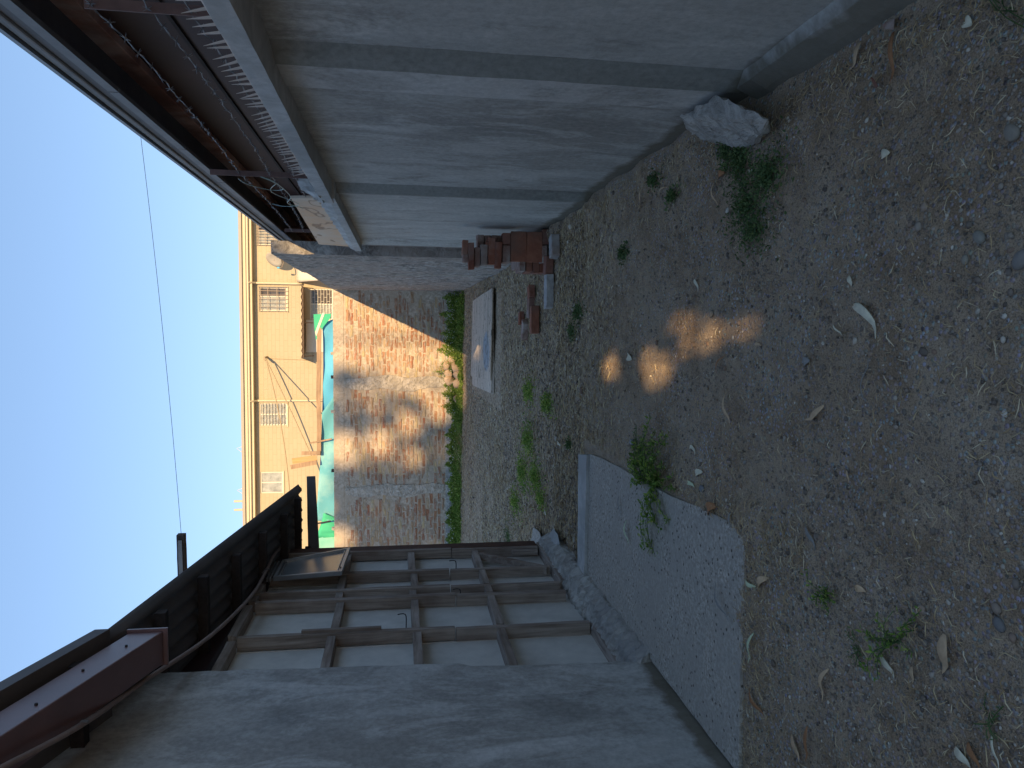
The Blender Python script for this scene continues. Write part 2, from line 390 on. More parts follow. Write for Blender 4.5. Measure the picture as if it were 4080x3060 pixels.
M['leafgreen'] = m_island('weed_leaves', [(0, (.11,.20,.035)), (.4, (.20,.34,.06)), (.8, (.35,.46,.09)), (1, (.55,.58,.20))], .7, .45)
M['leafdark'] = m_island('low_weed_leaves', [(0, (.07,.12,.045)), (.5, (.11,.175,.06)), (1, (.18,.24,.09))], .7, .25)
M['treeleaf'] = m_island('eucalyptus_leaves', [(0, (.05,.08,.04)), (1, (.09,.12,.06))], .6, 0)
M['bark'] = m_rough('eucalyptus_bark', (.25,.20,.16), (.42,.37,.31), 6, .01)

# ------------------------------------------------------------------ ground
def hz(x, y):
    """terrain height, works on numpy arrays"""
    x = np.asarray(x, dtype=float); y = np.asarray(y, dtype=float)
    h = .007*np.sin(2.1*x+1.3*y)+.006*np.sin(3.7*x-2.9*y+1)+.0045*np.sin(7.3*x+5.1*y+2)+.003*np.sin(13*x-11*y)+.002*np.sin(29*x+17*y)
    h = h + .10*np.clip((y-13.5)/3.5, 0, 1)**2
    h = h + .05*np.exp(-((x-1.0)/.12)**2)*np.clip((y-3.4)/.4, 0, 1)*(y < 9.4)*(.6+.4*np.sin(9*y))
    h = h + .019*np.exp(-((y-2.90)/.16)**2)*(x < -.7)*(x > -2.1) + .017*np.exp(-((x+.82)/.10)**2)*(y > 2.85)*(y < 5.9)
    return h - .006
def gridline(lo, a, b, hi, n, far=10): return np.concatenate([np.linspace(lo, a, far)[:-1], np.linspace(a, b, n), np.linspace(b, hi, far)[1:]])
gx = gridline(-120, -2.6, 1.4, 120, 150); gy = gridline(-90, .6, 17.6, 160, 400)
XX, YY = np.meshgrid(gx, gy); ZZ = hz(XX, YY)
ZZ += RS.normal(0, .0022, ZZ.shape)
V = np.stack([XX.ravel(), YY.ravel(), ZZ.ravel()], 1); nx_, ny_ = len(gx), len(gy)
idx = np.arange(nx_*ny_).reshape(ny_, nx_)
F = np.stack([idx[:-1,:-1].ravel(), idx[:-1,1:].ravel(), idx[1:,1:].ravel(), idx[1:,:-1].ravel()], 1)
tag(put('ground', fastmesh('ground', V, F, M['ground'], True)), kind='structure')

# ------------------------------------------------------------------ right: precast concrete wall
r = thing('precast_concrete_wall', 'long grey precast concrete wall with posts and coping, brick pile and rock at its foot', 'wall', (1.05, 5, 0))
def face_poly(y0, x0, y1, x1, depth=.12, z0=-.1, z1=1.985):
    p = MB(); b = 1.03+depth
    p.hexa([(x0,y0,z0),(b,y0,z0),(b,y1,z0),(x1,y1,z0),(x0,y0,z1),(b,y0,z1),(b,y1,z1),(x1,y1,z1)]); return p
face_poly(.9, 1.085, 2.93, 1.075).build('panel', M['precast'], r, rough=.004, cut=.16, rscale=3)
face_poly(3.335, 1.048, 5.60, 1.072).build('panel', M['precast'], r, rough=.004, cut=.16, rscale=3)
face_poly(5.735, 1.035, 8.70, 1.055).build('panel', M['precast'], r, rough=.004, cut=.16, rscale=3)
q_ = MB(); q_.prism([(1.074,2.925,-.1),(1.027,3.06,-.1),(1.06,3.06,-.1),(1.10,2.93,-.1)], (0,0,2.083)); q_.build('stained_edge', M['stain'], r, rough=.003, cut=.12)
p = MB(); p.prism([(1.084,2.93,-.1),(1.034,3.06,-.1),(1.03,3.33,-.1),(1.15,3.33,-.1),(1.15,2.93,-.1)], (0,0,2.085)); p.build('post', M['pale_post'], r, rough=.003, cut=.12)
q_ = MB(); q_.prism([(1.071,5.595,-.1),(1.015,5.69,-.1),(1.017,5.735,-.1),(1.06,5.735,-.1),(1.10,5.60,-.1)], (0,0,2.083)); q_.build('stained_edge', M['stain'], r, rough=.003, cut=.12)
p = MB(); p.prism([(1.083,5.60,-.1),(1.03,5.69,-.1),(1.03,5.733,-.1),(1.15,5.733,-.1),(1.15,5.60,-.1)], (0,0,2.085)); p.build('post', M['precast'], r, rough=.003, cut=.12)
p = MB(); p.prism([(1.056,8.70,-.1),(1.01,8.84,-.1),(1.01,9.0,-.1),(1.15,9.0,-.1),(1.15,8.70,-.1)], (0,0,2.085)); p.build('post', M['precast'], r, rough=.003, cut=.12)
p = MB(); p.hexa([(.965,.9,-.05),(1.09,.9,-.05),(1.08,3.04,-.05),(.985,3.04,-.05),(1.03,.9,.10),(1.09,.9,.115),(1.08,3.04,.115),(1.035,3.04,.09)])
p.build('plinth', M['precast'], r, rough=.008, cut=.08, rscale=9)
p = MB(); p.box(.928,1.24,.9,5.66,1.975,2.055); p.build('coping', M['coping'], r, rough=.005, cut=.08, rscale=7, bevel=0)
p = MB(); p.hexa([(.935,5.50,1.955),(1.2,5.50,1.965),(1.2,9.02,1.945),(.93,9.02,1.935),(.935,5.50,2.0),(1.2,5.50,2.0),(1.2,9.02,2.02),(.93,9.02,2.015)])
p.build('coping', M['coping'], r, rough=.006, cut=.08, rscale=7)
p = MB(); p.hexa([(.93,5.22,2.06),(1.2,5.22,2.06),(1.2,5.64,2.04),(.925,5.64,2.04),(.96,5.30,2.17),(1.14,5.30,2.17),(1.14,5.52,2.15),(.95,5.52,2.12)])
p.build('mortar_lump', M['coping'], r, rough=.02, cut=.05, rscale=14)
p = MB(); p.hexa([(.945,5.66,2.0),(1.15,5.66,2.0),(1.15,9.0,2.0),(.95,9.0,2.02),(.955,5.66,2.09),(1.1,5.66,2.10),(1.1,9.0,2.11),(.965,9.0,2.07)])
p.build('mortar_bed', M['coping'], r, rough=.018, cut=.06, rscale=9)

# spikes along the coping
sp = thing('spike_strip', 'strip of slim upright metal spikes along the coping of the grey concrete wall', 'spikes', (1.0, 3.6, 2.055))
mesh_spk = MB().tube([(0,0,0),(0,0,.035),(0,0,.085)], [.006,.0045,.0006], 5).mesh('spike', M['spike'])
y = 1.6; k = 0
while y < 4.72:
    put('spike', mesh_spk, sp, 0, (.948+random.uniform(-.003,.003), y, 2.052), (random.uniform(-.12,.12), random.uniform(-.32,-.12), 0)); y += random.uniform(.055,.066)
MB().box(.938,.962,1.55,4.75,2.052,2.062).build('base_strip', M['spike'], sp)

# iron posts and barbed wire
def post(x, y, z0, z1, lab, lean=0):
    t = thing('wire_post', lab, 'post', (x, y, z0), 'iron posts holding barbed wire above the wall')
    MB().bar((x,y,z0),(x+lean,y,z1),.035,.006,(0,1,0)).build('flange', M['iron'], t)
    MB().bar((x+.016,y+.018,z0),(x+.016+lean,y+.018,z1),.006,.032,(0,1,0)).build('flange', M['iron'], t)
post(1.04, 2.64, 2.04, 2.50, 'short brown angle iron post near the spikes, nearest to the camera')
post(1.02, 5.16, 2.10, 2.72, 'brown angle iron post in the cement lump, wrapped with green wire')
post(1.05, 8.22, 2.05, 2.70, 'small far brown iron post behind the swirled plywood board')
def barbed(z0, z1, z2, lab, sag=.025):
    pts = []; mb = MB()
    nodes = [(1.02,-.6,z0+.02),(1.03,2.62,z0),(1.015,5.14,z1),(1.04,8.2,z2)]
    for a, b in zip(nodes, nodes[1:]):
        n = max(int((b[1]-a[1])/.045), 4)
        for i in range(n):
            t = i/n; sagz = -sag*4*t*(1-t)
            pts.append(Vector(a).lerp(Vector(b), t)+Vector((random.uniform(-.004,.004),0,sagz+random.uniform(-.006,.006))))
    pts.append(Vector(nodes[-1]))
    mb.tube(pts, .0021, 5)
    twin = [p+Vector((.0035*math.cos(i*1.7), 0, .0035*math.sin(i*1.7))) for i, p in enumerate(pts)]
    mb.tube(twin, .0016, 4)
    w = tag(mb.build('barbed_wire', M['wire']), lab, 'wire', 'barbed wire strands above the concrete wall')
    bb = MB(); i = 2
    while i < len(pts)-1:
        for a in (0, 1):
            q = random.uniform(0, 3.1); d = Vector((math.cos(q), .35*(a*2-1), math.sin(q)))*.018
            bb.tube([pts[i]-d, pts[i], pts[i]+d], [.0008,.0028,.0008], 4)
        i += 3
    tag(bb.build('barbs', M['wire'], w), kind='stuff')
barbed(2.47, 2.53, 2.62, 'uppermost of the three barbed wire strands over the grey wall')
barbed(2.30, 2.34, 2.50, 'middle one of the three barbed wire strands over the grey wall')
barbed(2.17, 2.185, 2.36, 'lowest barbed wire strand, just over the metal spikes')
gw = MB(); a = Vector((1.0,5.14,2.52)); b = Vector((.985,6.05,2.36))
loop = [a+Vector((-.02,.0,.02)), a+Vector((-.03,.14,-.02)), a+Vector((-.01,.42,-.12)), Vector((.99,5.5,2.31)), Vector((.99,5.25,2.34)), Vector((1.0,5.15,2.40)), Vector((.985,5.2,2.33)), Vector((.985,5.5,2.30)), Vector((.985,5.8,2.30)), b, b+Vector((0,.12,-.03)), Vector((.985,6.3,2.27))]
def smooth_path(P, n=5):
    out = []
    for i in range(len(P)-1):
        p0, p1, p2, p3 = P[max(i-1,0)], P[i], P[i+1], P[min(i+2,len(P)-1)]
        for k in range(n):
            t = k/n; out.append(.5*((2*p1)+(p2-p0)*t+(2*p0-5*p1+4*p2-p3)*t*t+(3*p1-p0-3*p2+p3)*t**3))
    return out+[P[-1]]
gw.tube(smooth_path([Vector(p) for p in loop]), .003, 5)
gw.tube(smooth_path([Vector((.985,5.3,2.33)), Vector((1.0,5.7,2.42)), Vector((.985,6.1,2.28)), Vector((.98,6.2,2.40)), Vector((1.02,6.35,2.52))]), .0025, 5)
tag(gw.build('tie_wire', M['green_wire']), 'loose loops of pale green tie wire between the iron post and the plywood board', 'wire')

# swirled board standing on the coping
c0 = [Vector((1.0,5.86,2.03)), Vector((.985,9.05,2.07)), Vector((1.0,9.02,2.43)), Vector((1.01,5.99,2.325))]
tag(MB().prism(c0, (.02,0,0)).build('plywood_board', M['swirl'], bevel=0), 'peach swirly grained plywood board standing on the wall coping in front of the dark eaves', 'board')

# ------------------------------------------------------------------ right: neighbouring house with dark eaves
r = thing('neighbour_house', 'dark maroon house with weathered grey eaves rising behind the concrete wall', 'house', (3.5, 5.5, 0))
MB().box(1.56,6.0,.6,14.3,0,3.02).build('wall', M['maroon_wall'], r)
MB().box(1.50,1.555,.6,14.3,2.975,3.12).build('beam', M['red_beam'], r, bevel=.004)
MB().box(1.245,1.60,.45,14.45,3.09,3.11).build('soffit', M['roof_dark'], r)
y = .45
while y < 14.3:
    y2 = min(y+random.choice([1.15,1.22,1.3]), 14.45)
    MB().box(1.215,1.24,y,y2-.012,2.935,2.985).build('fascia_board', M['fascia'], r); y = y2
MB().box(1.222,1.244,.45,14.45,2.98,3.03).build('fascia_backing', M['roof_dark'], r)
MB().box(1.205,1.24,.45,14.45,3.03,3.075).build('gutter', M['fascia'], r, bevel=.01)
MB().hexa([(1.19,.4,3.078),(6.3,.4,3.45),(6.3,14.5,3.45),(1.19,14.5,3.078),(1.19,.4,3.10),(6.3,.4,3.48),(6.3,14.5,3.48),(1.19,14.5,3.10)]).build('roof', M['roof_top'], r)
MB().box(1.54,1.555,.6,14.3,2.62,2.64).build('batten', M['dark_wood'], r)
MB().box(1.53,1.555,.6,14.3,2.02,2.28).build('skirting_board', M['maroon_wall'], r)

# ------------------------------------------------------------------ far right: rough pier and side wall
r = thing('rough_cement_wall', 'high wall of rough thrown cement running from the concrete wall to the brick wall', 'wall', (.98, 13, 0))
MB().box(.90,1.055,9.2,12.1,-.1,3.0).build('pier_section', M['rough_cement'], r, rough=.012, cut=.11, rscale=13)
MB().box(.925,1.05,12.1,17.48,-.1,2.985).build('panel_section', M['rough_cement'], r, rough=.012, cut=.13, rscale=13)
p = MB(); p.tube([(.905,12.1,-.05),(.90,12.1,1.5),(.905,12.1,2.98)], .012, 6); p.build('corner_bead', M['pale_mortar'], r, rough=.004, cut=.1)
MB().box(1.02,1.25,9.02,9.2,-.1,1.95).build('end_return', M['rough_cement'], r, rough=.01, cut=.12, rscale=13)

# ------------------------------------------------------------------ far: brick wall
YB = 17.5
r = thing('brick_wall', 'roughly pointed brick wall with cement coping closing the far end of the yard', 'wall', (-2.3, YB, 0))
MB().box(-6.6,.93,YB-.002,YB+.2,-.1,2.77).build('mortar_backing', M['mortar'], r, rough=.007, cut=.10, rscale=11)
MB().box(-6.6,.92,YB-.012,YB+.22,2.765,3.0).build('coping', M['mortar'], r, rough=.008, cut=.12, rscale=5)
MB().box(-6.6,.90,YB-.02,YB+.1,-.1,.40).build('footing', M['lump'], r, rough=.015, cut=.13, rscale=7)
def column(xc, w, ztop, zbot, amp):
    left, right = [], []; n = 16
    for i in range(n+1):
        z = zbot+(ztop-zbot)*i/n; bulge = w*(.75+.35*math.sin(math.pi*i/n)) + random.uniform(-amp,amp)
        dx = .03*math.sin(i*.8)
        left.append((xc+dx-bulge/2, YB-.03, z)); right.append((xc+dx+bulge/2+random.uniform(-amp,amp)*.5, YB-.03, z))
    return MB().prism(left+right[::-1], (0,.08,0))
column(-1.22,.30,2.76,.42,.02).build('cement_column', M['pale_mortar'], r, rough=.014, cut=.07, rscale=16)
column(-3.76,.26,2.72,.44,.03).build('cement_column', M['pale_mortar'], r, rough=.02, cut=.07, rscale=16)
bms = []
for i in range(14):
    L = random.uniform(.255,.285); h = random.uniform(.058,.07)
    q = MB().box(-L/2,L/2,-.03,.03,-h/2,h/2,.006); me = q.mesh('brick', None)
    bm = bmesh.new(); bm.from_mesh(me); bmesh.ops.subdivide_edges(bm, edges=bm.edges[:], cuts=1, use_grid_fill=True)
    for v in bm.verts: v.co += Vector((random.uniform(-.009,.009), random.uniform(-.006,.006), random.uniform(-.007,.007)))
    bm.to_mesh(me); bm.free(); me.materials.append(M['brick']); bms.append(me)
pos = []
for row in range(25):
    z = .46+row*.0925; x = -5.9+(row % 2)*.15+random.uniform(-.03,.03)
    while x < .78:
        if abs(x+1.22) > .20 and abs(x+3.76) > .17 and random.random() > .05: pos.append((x, z+random.uniform(-.006,.006)))
        x += .298+random.uniform(-.012,.012)
vis = [p for p in pos if p[0] > -5.35]; random.shuffle(vis)
singles = vis[:300]; rest = vis[300:] + [p for p in pos if p[0] <= -5.35]
for x, z in singles:
    put('brick', random.choice(bms), r, 0, (x, YB+.017+random.uniform(-.008,.012), z), (0, random.uniform(-.03,.03), 0))
vs, fs = [], []
for x, z in rest:
    me = random.choice(bms); n = len(vs); oy = YB+.017+random.uniform(-.008,.012)
    vs += [(v.co.x+x, v.co.y+oy, v.co.z+z) for v in me.vertices]; fs += [tuple(i+n for i in f.vertices) for f in me.polygons]
tag(MB().add(vs, fs).build('remaining_bricks', M['brick_join'], r), kind='stuff')

# ------------------------------------------------------------------ behind the brick wall: cloths, rail, boards
def cloth(name, corners, m, lab, cat, nx=26, nz_=8, wave=.03, Y=17.95, freq=9):
    V, F_ = [], []
    a, b, c, d = [Vector(q) for q in corners]        # bottom-left, bottom-right, top-right, top-left
    for j in range(nz_+1):
        for i in range(nx+1):
            u, v = i/nx, j/nz_; p = a.lerp(b, u).lerp(d.lerp(c, u), v)
            p = p + Vector((0, wave*math.sin(freq*u+2.2*v)+wave*.5*math.sin(freq*2.3*u-3*v), -.02*math.sin(math.pi*u)*v))
            V.append(p)
    for j in range(nz_):
        for i in range(nx): k = j*(nx+1)+i; F_.append((k, k+1, k+nx+2, k+nx+1))
    o = MB().add(V, F_).build(name, m, smooth=True)
    s = o.modifiers.new('thickness', 'SOLIDIFY'); s.thickness = .004
    return tag(o, lab, cat)
cloth('tarpaulin', [(-2.1,17.95,2.98),(.28,17.95,2.98),(.15,17.95,3.28),(-2.1,17.97,3.31)], M['blue'], 'blue tarpaulin hanging under the wooden rail above the brick wall', 'tarpaulin')
cloth('shade_cloth', [(-4.62,17.92,2.98),(-1.5,17.92,2.98),(-1.95,17.92,3.30),(-4.55,17.92,3.47)], M['teal'], 'teal shade cloth stretched above the left half of the brick wall', 'cloth')
cloth('shade_cloth', [(-4.95,17.90,2.98),(-4.5,17.90,2.98),(-4.35,17.9,3.28),(-4.98,17.90,3.48)], M['green_cloth'], 'dark green scrap of cloth between the teal cloth and the shed roof', 'cloth', 8, 5)
cloth('shade_cloth', [(-6.3,17.94,2.98),(-4.9,17.94,2.98),(-4.98,17.94,3.48),(-6.3,17.94,3.45)], M['sea'], 'pale sea green net above the brick wall beside the leaning window', 'cloth', 12, 6)
fl = thing('green_banner', 'green cloth with a white stripe draped over the end of the wooden rail', 'cloth', (.1, 17.85, 3.3))
P0 = [on_y(1320,1250,17.84), on_y(1249,1252,17.84), on_y(1252,1300,17.84), on_y(1259,1356,17.84), on_y(1290,1300,17.84), on_y(1316,1268,17.84)]
MB().prism(P0, (0,.01,0)).build('cloth_body', M['green_cloth'], fl)
P1 = [on_y(1294,1248,17.832), on_y(1284,1248,17.832), on_y(1255,1325,17.832), on_y(1260,1340,17.832)]
MB().prism(P1, (0,.006,0)).build('stripe', M['white'], fl)
rl = MB(); rp = [(-2.96,17.86,3.375),(-2.2,17.86,3.365),(-1.6,17.86,3.38),(-.9,17.86,3.36),(.05,17.86,3.345)]
for a, b in zip(rp, rp[1:]): rl.bar(a, b, .05, .10+random.uniform(-.008,.008))
tag(rl.build('wooden_rail', M['rail_wood'], rough=.006, cut=.12), 'weathered wooden rail running above the blue tarpaulin and brick wall', 'rail')
def plank(a, b, w, lab, m, th=.02, Y=17.82):
    A, B = on_y(*a, Y), on_y(*b, Y)
    tag(MB().bar(A, B, th, w, (0,0,1) if abs((B-A).x) > abs((B-A).z) else (1,0,0)).build('wooden_plank', m, bevel=.003), lab, 'plank')
def plank2(a, b, w, lab, m, Y=17.80):
    A, B = on_y(*a, Y), on_y(*b, Y); d = (B-A).normalized(); s = Vector((-d.z, 0, d.x))*w/2
    tag(MB().prism([A-s, B-s, B+s, A+s], (0,.02,0)).build('wooden_plank', m, bevel=.002), lab, 'plank')
plank2((1234,1766),(1322,1749), .035, 'thin slanting stick over the brick wall, nearest to the rail end', M['rail_wood'])
plank2((1202,1806),(1276,1805), .085, 'short upright grey brown plank nailed at the rail end', M['rail_wood'])
plank2((1164,1838),(1262,1824), .13, 'orange brown board leaning above the teal cloth', M['orange_wood'])
plank2((1158,1862),(1262,1842), .10, 'greyer split board beside the orange board above the teal cloth', M['rail_wood'], 17.76)
for i, (px_, py_) in enumerate([(1322,1408),(1322,1502),(1322,1640),(1320,1875),(1320,2106)]):
    q = on_y(px_, py_, 17.55)
    tag(MB().box(q.x-.035,q.x+.035,17.5,17.6,2.99,3.06,.006).build('fence_lug', M['pale_mortar'] if i % 2 == 0 else M['black'], bevel=.006),
        ['small block on the coping under the green banner','small block on the coping under the rail middle','dark small block on the coping below the slanting stick side','small rounded block on the coping below the teal cloth','small block on the coping near the shed'][i], 'block')
q0, q1 = on_y(1264,2086,17.8), on_y(1318,2076,17.8)
tag(MB().bar(q0, q1, .03, .03, (1,0,0)).build('clothes_prop', M['black']), 'short black rod sticking out of the green net above the brick wall', 'rod')

# ------------------------------------------------------------------ beige building far behind
YH = 28.0
r = thing('apartment_building', 'sunlit beige two storey building with cream eaves behind the brick wall', 'building', (-2, YH, 0))
WIN = [(3.02,4.05,5.66,6.54),(.66,1.52,5.53,6.50),(-3.52,-2.70,5.57,6.53),(-6.04,-5.24,5.74,6.54)]
def wall_with_holes(x0, x1, z0, z1, holes, y0, th):
    xs = sorted({x0, x1, *[h[0] for h in holes], *[h[1] for h in holes]}); zs = sorted({z0, z1, *[h[2] for h in holes], *[h[3] for h in holes]})
    mb = MB()
    for a, b in zip(xs, xs[1:]):
        for c, d in zip(zs, zs[1:]):
            mx, mz = (a+b)/2, (c+d)/2
            if any(h[0] < mx < h[1] and h[2] < mz < h[3] for h in holes): continue
            mb.box(a, b, y0, y0+th, c, d)
    return mb
GW = [(.38,1.50,3.9,4.72)]
wall_with_holes(-14,12,0,6.72,WIN+GW,YH,.2).build('wall', M['beige'], r)
MB().box(-14,12,YH+.6,YH+.8,0,6.7).build('inner_wall', M['awning'], r)
MB().box(-14.3,12.3,YH-.36,YH+9,7.02,7.12).build('roof_edge', M['trim_grey'], r)
MB().box(-14.3,12.3,YH-.30,YH-.02,6.90,7.018).build('fascia', M['cream'], r)
MB().box(-14.3,12.3,YH-.34,YH-.02,6.80,6.86).build('gutter', M['cream'], r, bevel=.015)
MB().box(-14.3,12.3,YH-.27,YH-.02,6.863,6.898).build('gutter_bracket_strip', M['trim_grey'], r)
MB().box(-14.3,12.3,YH-.26,YH-.02,6.70,6.798).build('eaves_board', M['cream'], r)
for i, (x0, x1, z0, z1) in enumerate(WIN+GW):
    w = MB(); f = .04
    w.box(x0,x1,YH+.03,YH+.09,z0,z0+f); w.box(x0,x1,YH+.03,YH+.09,z1-f,z1); w.box(x0,x0+f,YH+.03,YH+.09,z0+f,z1-f); w.box(x1-f,x1,YH+.03,YH+.09,z0+f,z1-f)
    xm = x0+(x1-x0)*(.5 if i != 1 else .62)
    w.box(xm-.02,xm+.02,YH+.03,YH+.09,z0+f,z1-f)
    fo = w.build('window', M['white'], r)
    MB().box(x0+f,xm-.02,YH+.055,YH+.06,z0+f,z1-f).build('pane', M['pale_glass'], fo).location = (0,0,0)
    MB().box(xm+.02,x1-f,YH+.055,YH+.06,z0+f,z1-f).build('pane', M['dark_glass'] if i in (0,1,4) else M['pale_glass'], fo).location = (0,0,0)
    MB().box(x0-.04,x1+.04,YH-.03,YH-.002,z0-.045,z0).build('sill', M['cream'], fo).location = (0,0,0)
    if i in (0,1):
        gm = MB(); x = x0
        while x <= x1+.01: gm.box(x-.009,x+.009,YH-.06,YH-.045,z0-.03,z1+.03); x += .105 if i == 0 else .145
        for z in (z0+.05, z0+(z1-z0)*.35, z0+(z1-z0)*.68, z1-.05): gm.box(x0-.02,x1+.02,YH-.066,YH-.062,z-.01,z+.01)
        gm.build('grille', M['grille'], fo).location = (0,0,0)
    if i in (2,4):
        gm = MB()
        z = z0; k = 0
        while z < z1-.02:
            gm.box(x0,x1,YH+.0,YH+.02,z-.007,z+.007)
            x = x0+(.12 if k % 2 else .0)
            while x < x1: gm.box(x-.006,x+.006,YH+.002,YH+.018,z+.007,min(z+.10,z1)); x += .27
            z += .107; k += 1
        gm.build('grille', M['trim_grey'] if i == 2 else M['white'], fo).location = (0,0,0)
for x, zb in ((1.66,4.98),(-2.60,4.2)):
    MB().tube(smooth_path([Vector((x,YH-.3,6.86)), Vector((x,YH-.27,6.76)), Vector((x,YH-.09,6.62)), Vector((x,YH-.06,6.5)), Vector((x,YH-.06,zb))]), .042, 8).build('downpipe', M['cream'], r, smooth=True)
for px_, py_ in ((959,1792),(959,1958),(948,826)):
    q = on_y(968, py_, YH-.2); x = q.x
    MB().tube([(x-.1,YH-.2,7.12),(x+.05,YH-.2,7.32),(x+.12,YH-.2,7.12)], .012, 5).build('roof_bracket', M['white'], r)
for py_ in (1998, 2032):
    q = on_y(968, py_, YH-.2)
    MB().tube([(q.x,YH-.15,6.9),(q.x,YH-.15,7.45)], .045, 8).build('vent_pipe', M['cream'], r)
# corrugated awning and its panel
aw = MB(); n = 44
vs, fs = [], []
for i in range(n+1):
    x = -1.05+i*(2.63/n); dz = .022*math.sin(i*1.57)
    vs += [(x,YH-.75,4.93+dz),(x,YH-.01,5.02+dz)]
for i in range(n): fs.append((2*i,2*i+2,2*i+3,2*i+1))
ao = aw.add(vs, fs).build('awning_sheet', M['awning'], r)
ao.modifiers.new('thickness', 'SOLIDIFY').thickness = .012
MB().bar((-1.0,YH-.7,4.89),(1.55,YH-.7,4.89),.04,.05).build('awning_rail', M['awning'], r)
for x in (-.95,.25,1.5): MB().bar((x,YH-.68,4.87),(x,YH-.03,4.6),.03,.03).build('awning_strut', M['awning'], r)
MB().box(-.82,.36,YH-.05,YH-.002,3.9,4.86).build('white_panel', M['white'], r)
cloth('canopy_sheet', [(1.75,26.4,3.75),(3.6,26.4,4.4),(3.5,27.9,5.35),(1.72,27.9,5.15)], M['tarp'], 'slack cream canopy sheet hanging beside the brown awning of the beige building', 'canopy', 20, 8, .05)
# satellite dish
d = thing('satellite_dish', 'round beige satellite dish on the beige wall beside the barred window', 'dish', (2.47, YH-.45, 5.9))
vs = [(0,.06,0)]; fs = []; n = 24
for rr, yy in ((.10,.055),(.2,.035),(.31,0)):
    for k in range(n): a = 2*math.pi*k/n; vs.append((rr*.9*math.cos(a), yy, rr*math.sin(a)*1.05))
for k in range(n): fs.append((0, 1+k, 1+(k+1) % n))
for j in range(2):
    for k in range(n): fs.append((1+j*n+k, 1+(j+1)*n+k, 1+(j+1)*n+(k+1) % n, 1+j*n+(k+1) % n))
do = MB().add(vs, fs).build('dish', M['trim_grey'], d, smooth=True); do.location = (0,0,0); do.rotation_euler = (math.radians(-28), 0, math.radians(-38))
do.modifiers.new('thickness', 'SOLIDIFY').thickness = .012
MB().tube([Vector((0,.05,0)),Vector((.03,.40,-.06)),Vector((.03,.44,-.1))], .02, 6).build('bracket', M['grille'], d).location = (0,0,0)
MB().tube(smooth_path([Vector((-.02,-.0,-.26)),Vector((-.1,-.12,-.34)),Vector((-.28,-.25,-.30)),Vector((-.30,-.27,-.22))]), .013, 6).build('feed_arm', M['grille'], d).location = (0,0,0)
MB().tube([(-.30,-.27,-.24),(-.30,-.24,-.15)], .03, 8).build('receiver', M['blue'], d).location = (0,0,0)
# rope and cables
k0 = on_y(1059,1430,27.6)
def sagline(a, b, s, n=14): return [Vector(a).lerp(Vector(b), i/n)+Vector((0,0,-s*4*(i/n)*(1-i/n))) for i in range(n+1)]
tag(MB().tube(sagline(k0, on_y(1155,1975,26.0), .12), .022, 6).build('rope', M['rope']), 'long tan rope slanting across the beige wall down to the shed roof', 'rope')
tag(MB().tube(sagline(k0, on_y(1243,1821,25.0), .02), .020, 6).build('rope', M['rope']), 'shorter steeper rope from the same knot to the orange board', 'rope')
tag(MB().tube([k0+Vector((0,.38,0)), on_y(1250,1436,27.98)], .008, 5).build('cable', M['rope']), 'thin cable running straight down the beige wall from the rope knot', 'cable')
tag(MB().tube([k0+Vector((-.05,0,.0)), k0+Vector((.03,.1,.06)), k0+Vector((.05,.38,.02))], .045, 7).build('rope_knot', M['rope'], rough=.012, cut=.05), 'knot where the two ropes are tied on the beige wall', 'knot')

# ------------------------------------------------------------------ left: cement plastered wall
r = thing('cement_plastered_wall', 'grey cement plastered wall in the foreground beside the timber framed shed', 'wall', (-2.05, 1.8, 0))
edge = []; n = 42
for i in range(n+1):
    z = -.1+3.3*i/n; y = 4.13+.055*z+(.035 if z > 1.13 else -.01)+random.uniform(-.008,.008)
    edge.append((-1.95, y, z))
poly = [(-1.95,-1.2,-.1)]+edge+[(-1.95,4.1,3.25),(-1.95,-1.2,4.6)]
MB().prism(poly, (-.14,0,0)).build('plaster', M['plaster'], r, rough=.004, cut=.18, rscale=4)
MB().box(-2.2,-2.10,-1.2,4.0,-.1,3.1).build('block_core', M['lump'], r)

# near roof over it, with maroon box beam
r = thing('lean_to_roof', 'dark lean-to roof edge over the grey plastered wall, nearest the camera', 'roof', (-2.2, 2, 3.3))
def sl(y, z0, s): return z0 - s*y
R0 = 3.17+.32*3.32                                            # roof edge line: z = R0 - .32 y at x = -1.53
MB().hexa([(-1.50,-1.2,R0+.384-.07),(-4.5,-1.2,R0+.384-.07),(-4.5,3.86,R0-.32*3.86-.07),(-1.50,3.86,R0-.32*3.86-.07),
           (-1.50,-1.2,R0+.384),(-4.5,-1.2,R0+.384),(-4.5,3.86,R0-.32*3.86),(-1.50,3.86,R0-.32*3.86)]).build('roof_slab', M['roof_dark'], r)
for yy in (.6,1.7,2.8,3.6): MB().bar((-1.56,yy,R0-.32*yy-.105),(-2.2,yy,R0-.32*yy-.105),.06,.06).build('rafter', M['dark_wood'], r)
b = thing('maroon_box_beam', 'maroon painted steel box beam with scratches under the lean-to roof edge', 'beam', (-1.63, 2, 3.2))
def bz(y): return 2.857 - .31*(y-3.93)                        # top of the beam
MB().hexa([(-1.72,-1.2,bz(-1.2)-.165),(-1.55,-1.2,bz(-1.2)-.165),(-1.55,3.92,bz(3.92)-.165),(-1.72,3.92,bz(3.92)-.165),
           (-1.72,-1.2,bz(-1.2)),(-1.55,-1.2,bz(-1.2)),(-1.55,3.92,bz(3.92)),(-1.72,3.92,bz(3.92))]).build('box_section', M['maroon'], b, bevel=.006)
MB().box(-1.73,-1.535,3.923,3.935,bz(3.92)-.185,bz(3.92)+.01).build('end_plate', M['maroon'], b)
